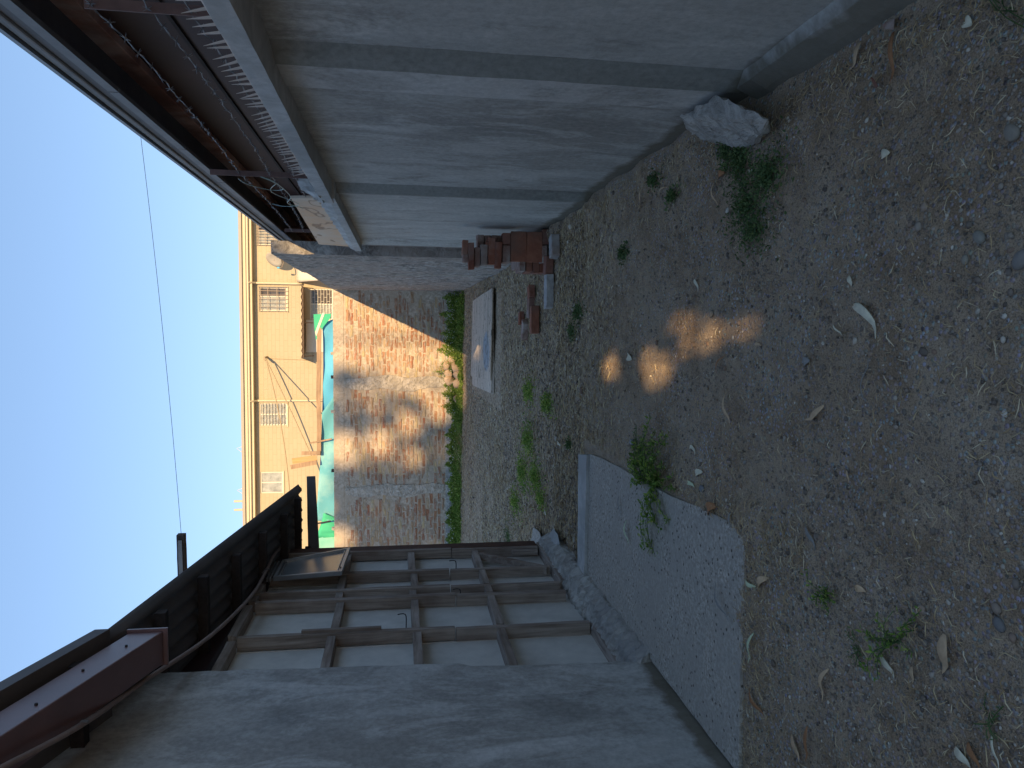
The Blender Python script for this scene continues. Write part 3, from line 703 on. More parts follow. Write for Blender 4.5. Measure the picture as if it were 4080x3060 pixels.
for yy in (2.95,3.2,3.5,3.75):
    z = bz(yy)-.09-random.uniform(-.02,.02)
    MB().tube([(-1.5495,yy,z),(-1.543,yy,z)], .007, 8).build('bolt', M['dark_wood'], b)

# ------------------------------------------------------------------ left: timber framed shed
XF = -2.05
r = thing('timber_framed_shed', 'open timber stud wall of a shed with grey boards and dark corrugated roof', 'shed', (-2.6, 5.6, 0))
def roofz(y): return 2.96 - .133*(y-3.84)
studs = [(6.86,'F'),(6.26,'N'),(5.85,'N'),(5.64,'N'),(5.0,'N')]
bays = [7.02, 6.80, 6.22, 5.82, 5.62, 4.97, 4.15]
for i, (y, _) in enumerate(studs):
    w = .05
    jt = random.uniform(1.0,1.15)
    for z0, z1, dx in ((.19 if i < 4 else .16, jt, 0.0),(jt+.007, 2.56, .008),):
        MB().box(XF-.085+dx,XF+dx,y-w/2+random.uniform(-.006,.006),y+w/2,z0,z1,.004).build('stud', M['stud'], r, rough=.0025, cut=.12, rscale=8)
MB().box(XF-.14,XF-.06,7.03,7.06,.1,2.5).build('edge_trim', M['rust_edge'], r)
MB().box(XF-.085,XF+.004,6.90,7.03,.19,2.5,.003).build('corner_post', M['rust_edge'], r)
for k, z in enumerate((.80,1.385,1.95,2.60)):
    ys = [6.83,6.285,5.875,5.665,5.025,4.12]; 
    for j in range(5):
        y1, y0 = ys[j], ys[j+1]
        if j > 0: y1 -= .05
        dz = random.uniform(-.012,.012)
        if k == 3 and False: continue
        MB().box(XF-.09,XF-.008+random.uniform(-.004,.008),y0+.027 if j < 4 else 4.05,y1-.0+(.0 if j else 0),z-.028+dz,z+.028+dz,.003).build('nogging', M['nogging'], r, rough=.002, cut=.12, rscale=8)
MB().box(XF-.09,XF-.0,5.9,7.0,.10,.175,.003).build('sill', M['nogging'], r, rough=.003, cut=.12)
MB().box(XF-.09,XF-.01,4.15,5.0,.10,.155,.003).build('sill', M['nogging'], r, rough=.003, cut=.12)
MB().bar((XF-.03,6.72,.76),(XF-.03,6.24,.21),.05,.06,(1,0,0)).build('brace', M['stud'], r, rough=.002, cut=.1)
MB().box(XF-.04,XF+.0,6.72,6.78,.21,.45,.003).build('packing_block', M['stud'], r)
MB().box(XF-.04,XF+.012,5.42,5.60,2.02,2.28,.004).build('packing_block', M['stud'], r) if False else None
MB().bar((XF+.01,5.02,1.62),(XF+.01,5.02,2.15),.03,.035,(1,0,0)).build('packing_block', M['stud'], r)
for a, b_ in zip(bays, bays[1:]):
    MB().box(XF-.098,XF-.088,b_+.004,a-.004,.08,2.60).build('wall_board', M['board'], r)
MB().box(XF-.11,XF-.02,4.05,7.03,2.632,2.66).build('top_plate', M['dark_wood'], r)
p = [(XF-.06,3.95,2.66),(XF-.06,7.03,2.62),(XF-.06,7.03,roofz(7.03)-.03 if roofz(7.03)-.03 > 2.63 else 2.64),(XF-.06,3.95,roofz(3.95)-.05)]
MB().prism(p, (-.03,0,0)).build('gable_boarding', M['maroon_wall'], r)
MB().bar((XF+.03,4.2,1.02),(XF+.03,4.2,.35),.02,.03,(1,0,0)).build('splinter_lath', M['stud'], r)
# nails / hooks on the boards
for (y, z) in ((5.25,1.45),(6.45,1.0),(5.72,1.02)):
    MB().tube(smooth_path([Vector((XF-.09,y,z)),Vector((XF+.0,y,z)),Vector((XF+.02,y,z+.02)),Vector((XF+.02,y-.01,z+.06))]), .004, 5).build('hook', M['black'], r)
# corrugated roof sheets, each sheet a part
def sheet(x0, x1, y0, y1, lift):
    vs, fs = [], []; n = max(6, int((x1-x0)/.02)); m = 10
    for j in range(m+1):
        y = y0+(y1-y0)*j/m
        for i in range(n+1):
            x = x0+(x1-x0)*i/n; vs.append((x, y+.02*math.sin(x*9)*(j == m), roofz(y)+lift+.018*math.cos((x+1.53)*2*math.pi/.105)+(x+1.53)*-.0))
    for j in range(m):
        for i in range(n): k = j*(n+1)+i; fs.append((k,k+1,k+n+2,k+n+1))
    o = MB().add(vs, fs).build('roof_sheet', M['roof_dark'], r, smooth=True); o.modifiers.new('thickness', 'SOLIDIFY').thickness = .006
for i, (x0, x1) in enumerate(((-2.1,-1.53),(-2.75,-2.08),(-3.4,-2.73),(-4.1,-3.38))): sheet(x0, x1, 3.86, 7.5-.03*i, .0+.003*i)
for y in (4.35,4.95,5.55,6.15,6.75,7.2): MB().box(-4.0,-1.60-random.uniform(0,.05),y-.03,y+.03,roofz(y)-.088,roofz(y)-.028).build('rafter', M['dark_wood'], r)
MB().box(-1.66,-1.60,3.9,7.4,0,0) if False else None
bb = MB(); bb.hexa([(-4.0,7.30,2.19),(-1.42,7.30,2.305),(-1.42,7.335,2.305),(-4.0,7.335,2.19),(-4.0,7.30,2.36),(-1.42,7.30,2.385),(-1.42,7.335,2.385),(-4.0,7.335,2.36)])
bb.build('barge_board', M['roof_dark'], r, rough=.003, cut=.15)
MB().box(-4.0,-2.1,7.25,7.29,2.355,2.40).build('purlin', M['dark_wood'], r)
MB().box(-4.2,-4.1,4.1,7.0,0,2.4).build('rear_wall', M['board'], r)
MB().box(-4.1,-2.16,6.97,7.02,0,2.36).build('end_wall', M['board'], r)

# conduit
pts = [on_x(1122,2186,-2.0)+Vector((0,.03,-.05)), on_x(1116,2186,-1.96), on_x(1090,2215,-1.94), on_x(1060,2275,-1.94), on_x(1009,2364,-1.93), on_x(907,2473,-1.90), on_x(792,2569,-1.86), on_x(600,2696,-1.78), on_x(330,2885,-1.70), on_x(0,3062,-1.64), on_x(-300,3220,-1.62)]
c = thing('conduit_pipe', 'brownish electrical conduit curving from the shed corner along the maroon beam', 'pipe', pts[5])
MB().tube(smooth_path(pts, 6), .0125, 8).build('pipe', M['conduit'], c, smooth=True)
for i in (3, 8):
    q = pts[i]; MB().tube([q+Vector((.02,-.02,-.03)), q+Vector((.016,-.005,0)), q+Vector((-.02,.01,.03))], .006, 5).build('clip', M['wire'], c)

# old window leaning in the frame
A, B_, C_, D_ = on_x(1396,2180,-1.93), on_x(1124,2230,-2.0), on_x(1089,2299,-1.99), on_x(1362,2275,-1.92)
w = thing('old_aluminium_window', 'old aluminium window sash leaning on the top of the timber frame', 'window', (A+B_+C_+D_)/4)
cen = (A+B_+C_+D_)/4
def fr(s0, s1, dx0=.0, th=.035):
    o_ = [cen+(p-cen)*s0 for p in (A,B_,C_,D_)]; i_ = [cen+(p-cen)*s1 for p in (A,B_,C_,D_)]
    mb = MB()
    for k in range(4):
        a, b, c1, d1 = o_[k], o_[(k+1)%4], i_[(k+1)%4], i_[k]; e = Vector((-th,0,0)); o2 = Vector((dx0,0,0))
        mb.hexa([a+e+o2,b+e+o2,c1+e+o2,d1+e+o2,a+o2,b+o2,c1+o2,d1+o2])
    return mb
fr(1.0,.90).build('frame', M['alu'], w)
fr(.865,.84,-.006,.02).build('inner_frame', M['alu'], w)
i_ = [cen+(p-cen)*.9+Vector((-.02,0,0)) for p in (A,B_,C_,D_)]
MB().prism(i_, (-.006,0,0)).build('pane', M['glass'], w)
for k in (1,2):
    o1, o2 = B_+(B_-A)*(.045*k), C_+(C_-D_)*(.045*k)
    MB().bar(o1+Vector((-.02,0,0)), o2+Vector((-.02,0,0)), .03, .012, (0,0,1)).build('track', M['alu'], w)
for k in (.25,.5):
    q = D_.lerp(A, .12).lerp(D_, 0)+Vector((.001, (k-.3)*.08, .02)); MB().tube([q, q+Vector((.003,0,0))], .006, 8).build('screw_hole', M['black'], w)

# footing and slab
f = MB(); ys = np.linspace(4.1,7.0,24); sect = []
for y in ys:
    k = (y-4.1)/2.9; xo = -1.885-.05*k+random.uniform(-.012,.012); top = .13+.035*k
    sect.append([(xo,y,-.05),(xo-.015,y,.05+random.uniform(-.01,.012)),(xo-.06,y,top*.8+random.uniform(-.012,.012)),(-2.06,y,top+random.uniform(-.01,.01)),(-2.25,y,top)])
vs = [p for s_ in sect for p in s_]; fs = []
for i in range(len(ys)-1):
    for k in range(4): fs.append((i*5+k, i*5+k+1, (i+1)*5+k+1, (i+1)*5+k))
fs += [(0,1,2,3,4),(len(vs)-5,len(vs)-4,len(vs)-3,len(vs)-2,len(vs)-1)]
tag(f.add(vs, fs).build('concrete_footing', M['lump'], rough=.028, cut=.045, rscale=24), 'rough lumpy concrete footing under the timber stud wall', 'footing')
sv = [(-1.94,2.95),(-1.86,2.945),(-1.5,2.96),(-1.2,2.94),(-.87,2.96),(-.845,3.0),(-.86,3.4),(-.885,3.8),(-.90,4.3),(-.905,4.8),(-.925,5.3),(-.95,5.60),(-1.5,5.62),(-1.94,5.61)]
sl_ = MB().prism([(x+random.uniform(-.006,.006),y,-.05) for x,y in sv], (0,0,.072)).build('concrete_slab', M['slab'], rough=.004, cut=.09, rscale=8); tag(sl_, kind='structure')
tag(MB().prism([(-1.94,5.615,-.05),(-.955,5.605,-.05),(-1.0,5.88,-.05),(-1.3,5.86,-.05),(-1.94,5.84,-.05)], (0,0,.095)).build('slab_kerb', M['coping'], rough=.004, cut=.09, rscale=9), kind='structure')
def chunk(name, pts, lab, m, amp=.01, cut=.04, k=14, cat='rubble'):
    bm = bmesh.new(); [bm.verts.new(p) for p in pts]; bmesh.ops.convex_hull(bm, input=bm.verts[:])
    bmesh.ops.delete(bm, geom=[v for v in bm.verts if not v.link_faces], context='VERTS')
    me = bpy.data.meshes.new(name); bm.to_mesh(me); bm.free(); me.materials.append(m); roughen(me, cut, amp, k)
    return tag(put(name, me), lab, cat)
def flat(pxs, z0, z1): return [on_z(x,y,z0) for x,y in pxs]+[on_z(x,y,z1) for x,y in pxs]
chunk('concrete_fragment', flat([(2204,2106),(2172,2165),(2230,2170),(2222,2130)], .0,.07), 'pale pointed broken concrete flake at the corner of the shed footing', M['coping'], .006)
chunk('concrete_fragment', flat([(2125,2100),(2113,2180),(2165,2180),(2150,2120)], .0,.05), 'flat grey concrete piece just beyond the shed corner', M['slab'], .006)
rk = [on_x(2708,463,1.01), on_x(2856,382,1.0), on_x(2872,470,.93), on_z(3062,476,.12), on_z(3058,528,.02), on_z(2992,585,.0), on_z(2924,586,.02), on_z(2780,509,.10), on_z(3064,480,-.02), (1.0,3.3,-.02), (1.01,3.75,-.02)]
chunk('broken_concrete_block', rk, 'large jagged block of broken concrete leaning at the foot of the precast wall', M['lump'], .014, .035, 16, 'rubble')
chunk('brick_chip', [on_z(x,y,z) for x,y in ((3467,305),(3498,342),(3480,312),(3490,350)) for z in (0,.02)], 'small dark red brick chip on the gravel near the brown leaves', M['loose'], .002, .02)
chunk('brick_chip', [on_z(x,y,z) for x,y in ((3515,98),(3565,72),(3560,118),(3525,115)) for z in (0,.03)], 'pinkish stone flake against the wall plinth at the picture edge', M['dusty_brick'], .003, .02)

# ------------------------------------------------------------------ brick pile
def loose_brick(c, size, rot, m, lab, group=None, jit=.004):
    q = MB().box(-size[0]/2,size[0]/2,-size[1]/2,size[1]/2,-size[2]/2,size[2]/2,jit)
    me = q.mesh('brick', m); roughen(me, .06, .004, 22)
    o = put('brick', me, None, .004, c, rot); return tag(o, lab, 'brick', group or 'bricks piled by the concrete wall')
def pile_px(x0, x1, y0, y1, Y, depth, m, lab, tilt=0, yaw=0):
    s = 3.0157; a = on_y(1700+x0/s, 850+y0/s, Y); b = on_y(1700+x1/s, 850+y1/s, Y)
    cx_, cz_ = (a.x+b.x)/2, (a.z+b.z)/2; sx, sz = abs(a.x-b.x), abs(a.z-b.z)
    return loose_brick((cx_, Y+depth/2, cz_), (sx-.004, depth, sz-.003), (random.uniform(-.02,.02), tilt, yaw), m, lab)
PY = 7.35
pile_px(1392,1476,190,378,PY,.28,M['loose'],'red brick end at the bottom of the pile, against the wall')
pile_px(1385,1452,384,590,PY,.28,M['dusty_brick'],'dusty brick at the bottom of the pile, on its outer side')
pile_px(1205,1392,216,590,PY,.065,M['red_brick'],'lower of the two broad upright brick faces in the pile')
pile_px(1015,1203,207,582,PY,.065,M['red_brick'],'upper of the two broad upright brick faces in the pile')
pile_px(915,1008,230,374,PY,.28,M['loose'],'brown brick above the broad faces, next to the wall')
pile_px(905,1005,386,596,PY,.28,M['dusty_brick'],'grey brown brick above the broad faces, on the outer side')
pile_px(827,905,338,660,PY-.02,.14,M['loose'],'long red brick sticking out furthest in the middle of the pile', .02)
pile_px(742,824,285,615,PY,.14,M['loose'],'long brick in the middle of the pile, above the protruding one')
pile_px(650,735,370,620,PY+.01,.14,M['pale_brick'],'greyest brick of the pile, fourth from its top')
pile_px(577,643,400,640,PY+.02,.14,M['dusty_brick'],'third brick from the top of the pile', .03)
pile_px(502,573,350,672,PY,.14,M['loose'],'long brick second from the top of the pile', -.03)
pile_px(430,500,312,500,PY+.04,.14,M['loose'],'topmost whole brick of the pile', .04)
pile_px(434,500,490,590,PY+.02,.10,M['dusty_brick'],'crumbly half brick on top of the pile')
for k in range(12):                                        # the outer face of the pile receding behind
    Y = PY+.30+.30*(k//4) if k < 8 else PY+.17
    z = .04+.072*(k % 4)+(0 if k < 8 else .36)
    loose_brick((.665+.02*random.random()+.07*(k//4), Y, z), (.14,.275,.064), (0,random.uniform(-.02,.02),random.uniform(-.05,.05)), random.choice([M['loose'],M['dusty_brick']]),
                '%s brick from the ground in the %s column behind the pile front' % (('first','second','third','fourth')[k % 4], ('second','third','upper second')[k//4]))
for k in range(5):
    loose_brick((.84, PY+.22+.02*(k % 2), .40+.072*k), (.27,.14,.064), (0,0,random.uniform(-.06,.06)), M['dusty_brick'], 'inner brick hidden behind the broad faces of the pile, %s of five from below' % ('first','second','third','fourth','last')[k])
def ground_brick(x0, x1, y0, y1, h, m, lab, yaw=0, tilt=0, L=None):
    s = 3.0157; a = on_z(1700+x0/s, 850+(y0+y1)/2/s, h/2); b = on_z(1700+x1/s, 850+(y0+y1)/2/s, 0)
    l = on_z(1700+x1/s, 850+y0/s, 0); r_ = on_z(1700+x1/s, 850+y1/s, 0)
    Lx = L or abs(l.x-r_.x); c_ = (l+r_)/2
    return loose_brick((c_.x, c_.y+.07, h/2+.004), (Lx, .13, h), (0, tilt, yaw), m, lab, 'loose bricks lying on the ground')
ground_brick(1480,1608,258,520,.08,M['pale_brick'],'pale topped brick on the ground between wall and pile',.25)
ground_brick(1412,1530,505,735,.075,M['loose'],'pinkish brick on the ground in line between two pale bricks',-.08)
ground_brick(1412,1535,740,1140,.075,M['pale_brick'],'long cement covered brick lying at the end of the row by the pile',.06,0,.33)
ground_brick(1215,1310,870,1015,.07,M['loose'],'dark brown brick end nearest the plywood in the loose group',.2)
ground_brick(1172,1300,1010,1255,.065,M['dusty_brick'],'brown brick lying in the middle of the loose group',-.1)
ground_brick(1248,1358,1092,1468,.085,M['red_brick'],'bright red brick lying in front of the loose group',.08,0,.30)
ground_brick(1115,1180,1185,1335,.06,M['loose'],'small dark half brick at the back of the loose group',.1)
ground_brick(1125,1228,1285,1510,.065,M['dusty_brick'],'worn brown brick at the left end of the loose group',-.45)

# plywood sheets on the ground
def sheet_px(cs, z0, z1, m, lab):
    z0, z1 = .01+(z0-.03)*.62, .01+(z1-.03)*.62
    pts = [on_z(1700+a/3.317, 1150+b/3.317, z1) for a, b in cs]
    o = MB().prism([(p.x,p.y,z0) for p in pts], (0,0,z1-z0)).build('plywood_sheet', m); return tag(o, lab, 'plywood', 'plywood sheets stacked on the ground')
sheet_px([(872,-10),(876,1395),(612,1280),(640,160),(760,60)], .03,.06, M['ply_low'], 'lowest plywood sheet of the stack, its end jutting out furthest')
sheet_px([(858,-5),(850,1385),(600,1265),(625,150)], .068,.098, M['ply_low'], 'middle plywood sheet, spotted with dirt, in the stack on the gravel')
sheet_px([(865,0),(836,1215),(585,1150),(608,165),(740,70)], .106,.13, M['plywood'], 'top plywood sheet with a big blue grey knot stain')

# round stones by the brick wall
for i, (x, z, s, lab) in enumerate([(-.66,.36,.11,'sunlit rounded stone, right end of the heap by the brick wall'),(-.80,.47,.12,'upper stone of the heap by the brick wall, touching the plants'),(-.83,.26,.14,'large stone low in the middle of the heap'),
        (-.98,.44,.10,'stone high in the middle of the heap by the brick wall'),(-1.0,.20,.15,'flat pale stone at the front of the heap'),(-1.13,.42,.13,'long brown stone leaning on the brick wall'),(-1.2,.24,.12,'stone at the left foot of the heap'),(-1.55,.24,.10,'single pale stone among the weeds left of the heap')]):
    bm = bmesh.new(); bmesh.ops.create_icosphere(bm, subdivisions=3, radius=1)
    me = bpy.data.meshes.new('stone'); 
    for v in bm.verts: v.co = Vector((v.co.x*s*random.uniform(.98,1.02), v.co.y*s*.8, v.co.z*s*.85)) + v.co*(.28*s*nz(v.co*1.0+Vector((i,i,0)), 1.6))
    bm.to_mesh(me); bm.free(); me.materials.append(M['stone']); me.polygons.foreach_set('use_smooth', [True]*len(me.polygons))
    tag(put('stone', me, None, 0, (x, 17.12-.2*(z < .3), z-.07), (0, random.uniform(-.8,.8), random.uniform(-1,1))), lab, 'stone', 'stones heaped at the foot of the brick wall')

# ------------------------------------------------------------------ overhead beam and cable against the sky
r = thing('roof_post', 'dark timber arm sticking out over the shed roof against the sky', 'beam', (-3.4, 9.0, 0))
e0 = on_y(722,2128,9.0); e1 = Vector((-3.9,9.0,e0.z-.02))
MB().bar(e0, e1, .09, .085).build('timber_arm', M['dark_wood'], r, rough=.004, cut=.12)
MB().bar(e0+Vector((-.06,-.055,0)), e1+Vector((0,-.055,0)), .02, .045).build('cover_strip', M['fascia'], r)
MB().bar((-3.6,9.06,0),(-3.6,9.06,e0.z+.1), .09, .09, (0,1,0)).build('upright', M['dark_wood'], r)
tag(MB().tube(sagline(e0+Vector((0,0,.0)), on_y(540,380,9.2), .03, 24), .0028, 5).build('overhead_cable', M['black']), 'thin black cable crossing the blue sky from the timber arm to the eaves', 'cable')

# ------------------------------------------------------------------ trees behind the camera (out of frame): they shade the yard
sx_, sy_, sz_ = SD.x, SD.y, SD.z
spots = [((2424,1450),(2418,1475),.05),((2445,1425),(2455,1470),.035),((2585,1440),(2600,1490),.085),((2635,1445),(2645,1495),.05),((2650,1293),(2765,1288),.018),((2800,1300),(2870,1315),.012),((2900,1312),(2990,1285),.018),((3000,1285),(3035,1272),.0),((2700,1408),(2850,1352),.004)]
spots = [(on_z(a[0],a[1]), on_z(b[0],b[1]), w) for a, b, w in spots]
N = 76000
a = RS.rand(N)
g1 = np.stack([RS.uniform(-2.9,1.5,N), RS.uniform(-1.0,17.5,N), np.zeros(N)], 1)
l1 = np.stack([np.full(N,-1.95), RS.uniform(1.5,7.5,N), RS.uniform(0,3.4,N)], 1)
g1[:,0] = np.where(g1[:,1] > 7.0, RS.uniform(-6.2,1.3,N), g1[:,0])
w1 = np.stack([RS.uniform(-6.5,-.9,N), np.full(N,17.5), RS.uniform(-.3,3.15,N)], 1)
T_ = np.where((a < .70)[:,None], g1, np.where((a < .82)[:,None], l1, w1))
isw = a >= .82
lit = [(-2.75,2.8,.42),(-2.65,1.95,.36),(-1.85,.55,.34),(-2.2,1.25,.30),(-1.4,.95,.25),(-3.0,1.2,.22),(-4.9,2.9,.35),(-1.75,2.0,.18)]
xw, zw = T_[:,0], T_[:,2]
keep = np.ones(N, bool)
dens = np.where(xw > -1.5, .03, np.where(xw > -3.3, .20, .40))
dens = np.where((xw > -1.35) & (zw > 2.6), .3, dens)
for lx, lz, lr in lit:
    dd = np.hypot(xw-lx, zw-lz); dens = np.where(dd < lr, .0, dens)
keep &= ~isw | (RS.rand(N) < dens)
size = RS.uniform(.05,.11,N)*np.where((T_[:,1]-sy_/sz_*T_[:,2]) < 6.5, .68, 1.0)
gx0, gy0 = T_[:,0].copy(), T_[:,1].copy()
# everything on one ray shares its ground shadow: compare in ground space
gxs = T_[:,0]-sx_/sz_*T_[:,2]; gys = T_[:,1]-sy_/sz_*T_[:,2]
for A_, B2, w_ in spots:
    ax, ay, bx, by = A_.x, A_.y, B2.x, B2.y; L2 = (bx-ax)**2+(by-ay)**2+1e-9
    t_ = np.clip(((gxs-ax)*(bx-ax)+(gys-ay)*(by-ay))/L2, 0, 1)
    ex = gxs-(ax+t_*(bx-ax)); ey = (gys-(ay+t_*(by-ay)))*.6
    keep &= np.hypot(ex, ey) > w_+size*.82
# sunlit plants and stones in front of the brick wall
keep &= ~((gxs > -1.75) & (gxs < .9) & (gys > 16.2) & ~isw & (RS.rand(N) < .96))
keep &= ~((gxs > -.49) & (gxs < -.08) & (gys > 13.2) & (gys < 14.72))
T_, size = T_[keep], size[keep]
yc = np.where(gys[keep] < 6.5, RS.uniform(-8.5,-7.0,len(T_)), RS.uniform(-26.0,-20.0,len(T_))); tt = (yc-T_[:,1])/sy_
C = T_+np.stack([sx_*tt, sy_*tt, sz_*tt], 1)
nl = len(C); ax1 = RS.normal(size=(nl,3)); ax1 /= np.linalg.norm(ax1,axis=1)[:,None]
sdv = np.array([sx_,sy_,sz_]); ax1 = ax1-.8*(ax1@sdv)[:,None]*sdv; ax1 /= np.linalg.norm(ax1,axis=1)[:,None]
ax2 = np.cross(ax1, sdv+RS.normal(0,.25,(nl,3))); ax2 /= np.linalg.norm(ax2,axis=1)[:,None]
L_ = size[:,None]*1.5; Wd = size[:,None]*.9
Vt = np.stack([C-ax1*L_, C+ax2*Wd, C+ax1*L_, C-ax2*Wd], 1)
trunks = [(1.0,-7.7),(4.6,-22.8),(10.5,-23.2)]
which = np.where(C[:,1] > -12, 0, np.where(C[:,0] < 8.8, 1, 2))
labs = ['tall eucalyptus tree behind the camera, straight behind the yard','tall eucalyptus tree behind the camera, to the right of the yard','tall eucalyptus tree behind the camera, furthest to the right']
for k, (tx, ty) in enumerate(trunks):
    sel = Vt[which == k]; cc = C[which == k]
    if len(sel) == 0: continue
    top = cc[:,2].max()
    tr = thing('eucalyptus_tree', labs[k], 'tree', (tx, ty, 0), 'eucalyptus trees behind the camera')
    n = len(sel); me = fastmesh('crown', sel.reshape(-1,3), np.arange(4*n).reshape(-1,4), M['treeleaf'])
    put('crown', me, tr)
    mb = MB(); mb.tube([(tx,ty,-.1),(tx+.1,ty,top*.3),(tx-.1,ty,top*.65),(tx,ty,top*.95)], [.22,.17,.1,.03], 9)
    for j in range(9):
        q = cc[RS.randint(len(cc))]
        if (k == 0 and q[0] > 1.8) or (k == 1 and q[0] > 6.0): continue
        z0 = max(q[2]*.6, 1.0)
        mb.tube([(tx,ty,z0),((tx+q[0])/2,(ty+q[1])/2,(z0+q[2])/2+.2),(q[0],q[1],q[2])], [.06,.035,.01], 6)
    mb.build('trunk', M['bark'], tr, smooth=True)

# ------------------------------------------------------------------ ground cover
ico_v = np.array(bmesh_v) if False else None
bm = bmesh.new(); bmesh.ops.create_icosphere(bm, subdivisions=1, radius=1)
IV = np.array([v.co[:] for v in bm.verts]); IF = np.array([[v.index for v in f.verts] for f in bm.faces]); bm.free()
def blocked(x, y):
    on_slab = (x < -.86) & (x > -1.95) & (y > 2.95) & (y < 5.88)
    wall_r = x > 1.0; wall_l = (x < -1.92) & (y < 7.0); ply = (x > -1.2) & (x < .6) & (y > 10.9) & (y < 15.2)
    plinth = (x > .93) & (y < 3.1)
    return on_slab | wall_r | wall_l | ply | plinth
def scatter(N, ymin, ymax, power, fn=None, xlo=-1.95, xhi=1.02, allow=False):
    u = RS.rand(N*2); y = (ymin**(1-power)+u*(ymax**(1-power)-ymin**(1-power)))**(1/(1-power)); x = RS.uniform(-1,1,N*2)
    x = np.where(y > 7, RS.uniform(-5.6,xhi,N*2), RS.uniform(xlo,xhi,N*2))
    k = np.ones(len(x), bool) if allow else ~blocked(x, y)
    if fn is not None: k &= RS.rand(len(x)) < fn(x, y)
    return x[k][:N], y[k][:N]
def patch(x, y, f): return .5+.5*np.sin(f*x*1.3+1.1*np.sin(f*y*.8)+2)*np.sin(f*y+1.7*np.sin(f*x*.9)+1)
x, y = scatter(72000, .9, 17, 1.7, lambda x, y: .22+.78*(patch(x, y, 2.3)*patch(x+3, y, 5.1))**1.0)
s = np.clip(RS.lognormal(-6.05,.52,len(x))*(1+.07*y),.0014,.015); x2, y2 = scatter(24000, 6.0, 17, 1.001, lambda x, y: .3+.7*patch(x, y, 1.7))
s = np.concatenate([s, np.clip(RS.lognormal(-4.75,.4,len(x2)),.004,.022)]); x = np.concatenate([x, x2]); y = np.concatenate([y, y2]); n = len(x)
sc3 = np.stack([s*RS.uniform(.8,1.4,n), s*RS.uniform(.8,1.4,n), s*RS.uniform(.45,.8,n)], 1); an = RS.uniform(0,6.28,n)
P = IV[None]*sc3[:,None,:]*(1+RS.normal(0,.10,(n,len(IV),1))); ca, sa = np.cos(an)[:,None], np.sin(an)[:,None]
Px = P[:,:,0]*ca-P[:,:,1]*sa+x[:,None]; Py = P[:,:,0]*sa+P[:,:,1]*ca+y[:,None]; Pz = P[:,:,2]+(hz(x,y)+s*.15)[:,None]
V = np.stack([Px,Py,Pz], 2).reshape(-1,3); F = (IF[None]+(np.arange(n)*len(IV))[:,None,None]).reshape(-1,3)
tag(put('gravel', fastmesh('gravel', V, F, M['pebbles'])), 'fine grey gravel strewn over the dirt of the yard', 'gravel', kind='stuff')

def blades(name, x, y, length, width, lift, m, lab, cat, base=None, curl=.3, upright=0.0):
    n = len(x); an = RS.uniform(0,6.28,n); L = length*RS.uniform(.5,1.5,n); z = hz(x,y)+lift*RS.rand(n) if base is None else base
    dx, dy = np.cos(an)*L/2, np.sin(an)*L/2; wx, wy = -np.sin(an)*width/2, np.cos(an)*width/2
    dz = L*RS.uniform(-.12,.12,n) + upright*L*RS.rand(n); bx, by = -np.sin(an)*L*curl*RS.uniform(-1,1,n), np.cos(an)*L*curl*RS.uniform(-1,1,n)
    a_ = np.stack([x-dx, y-dy, z], 1); c_ = np.stack([x+bx, y+by, z+.004+np.abs(dz)*.6], 1); b_ = np.stack([x+dx, y+dy, z+np.abs(dz)], 1)
    w_ = np.stack([wx, wy, RS.uniform(-.5,.5,n)*width], 1)
    V = np.stack([a_-w_*.6, a_+w_*.6, c_+w_, c_-w_, b_+w_*.4, b_-w_*.4], 1).reshape(-1,3)
    base_i = (np.arange(n)*6)[:,None]
    F = np.concatenate([base_i+np.array([[0,1,2,3]]), base_i+np.array([[3,2,4,5]])], 0)
    return tag(put(name, fastmesh(name, V, F, m)), lab, cat, kind='stuff')
def edge_w(x, y):      # straw gathers by the slab, the wall foot and in the far half
    e = np.exp(-((np.abs(x+.82))/.12)**2)*(y > 2.5)*(y < 6)+np.exp(-((y-2.85)/.14)**2)*(x < -.7)+np.exp(-((x-.95)/.13)**2)
    return np.clip(.10+.85*e+np.clip((y-3.6)/3,0,.75)*(.3+.7*patch(x,y,1.9)), 0, 1)
x, y = scatter(42000, 1.1, 10, 1.2, edge_w); x2, y2 = scatter(900, 3.0, 5.8, 1.2, None, -1.9, -.9, True); x = np.concatenate([x, x2]); y = np.concatenate([y, y2])
blades('dry_grass', x, y, .035, .0022, .012, M['straw'], 'thin dry grass stalks tangled along the slab edge and over the yard', 'dry grass')
x, y = scatter(46000, 5.0, 17, 1.001, lambda x, y: (.35+.65*patch(x, y, 1.5))*np.clip((y-4.8)/3.5, 0, 1))
blades('straw', x, y, .055, .006, .012, M['straw'], 'pale straw littering the far half of the yard', 'straw')

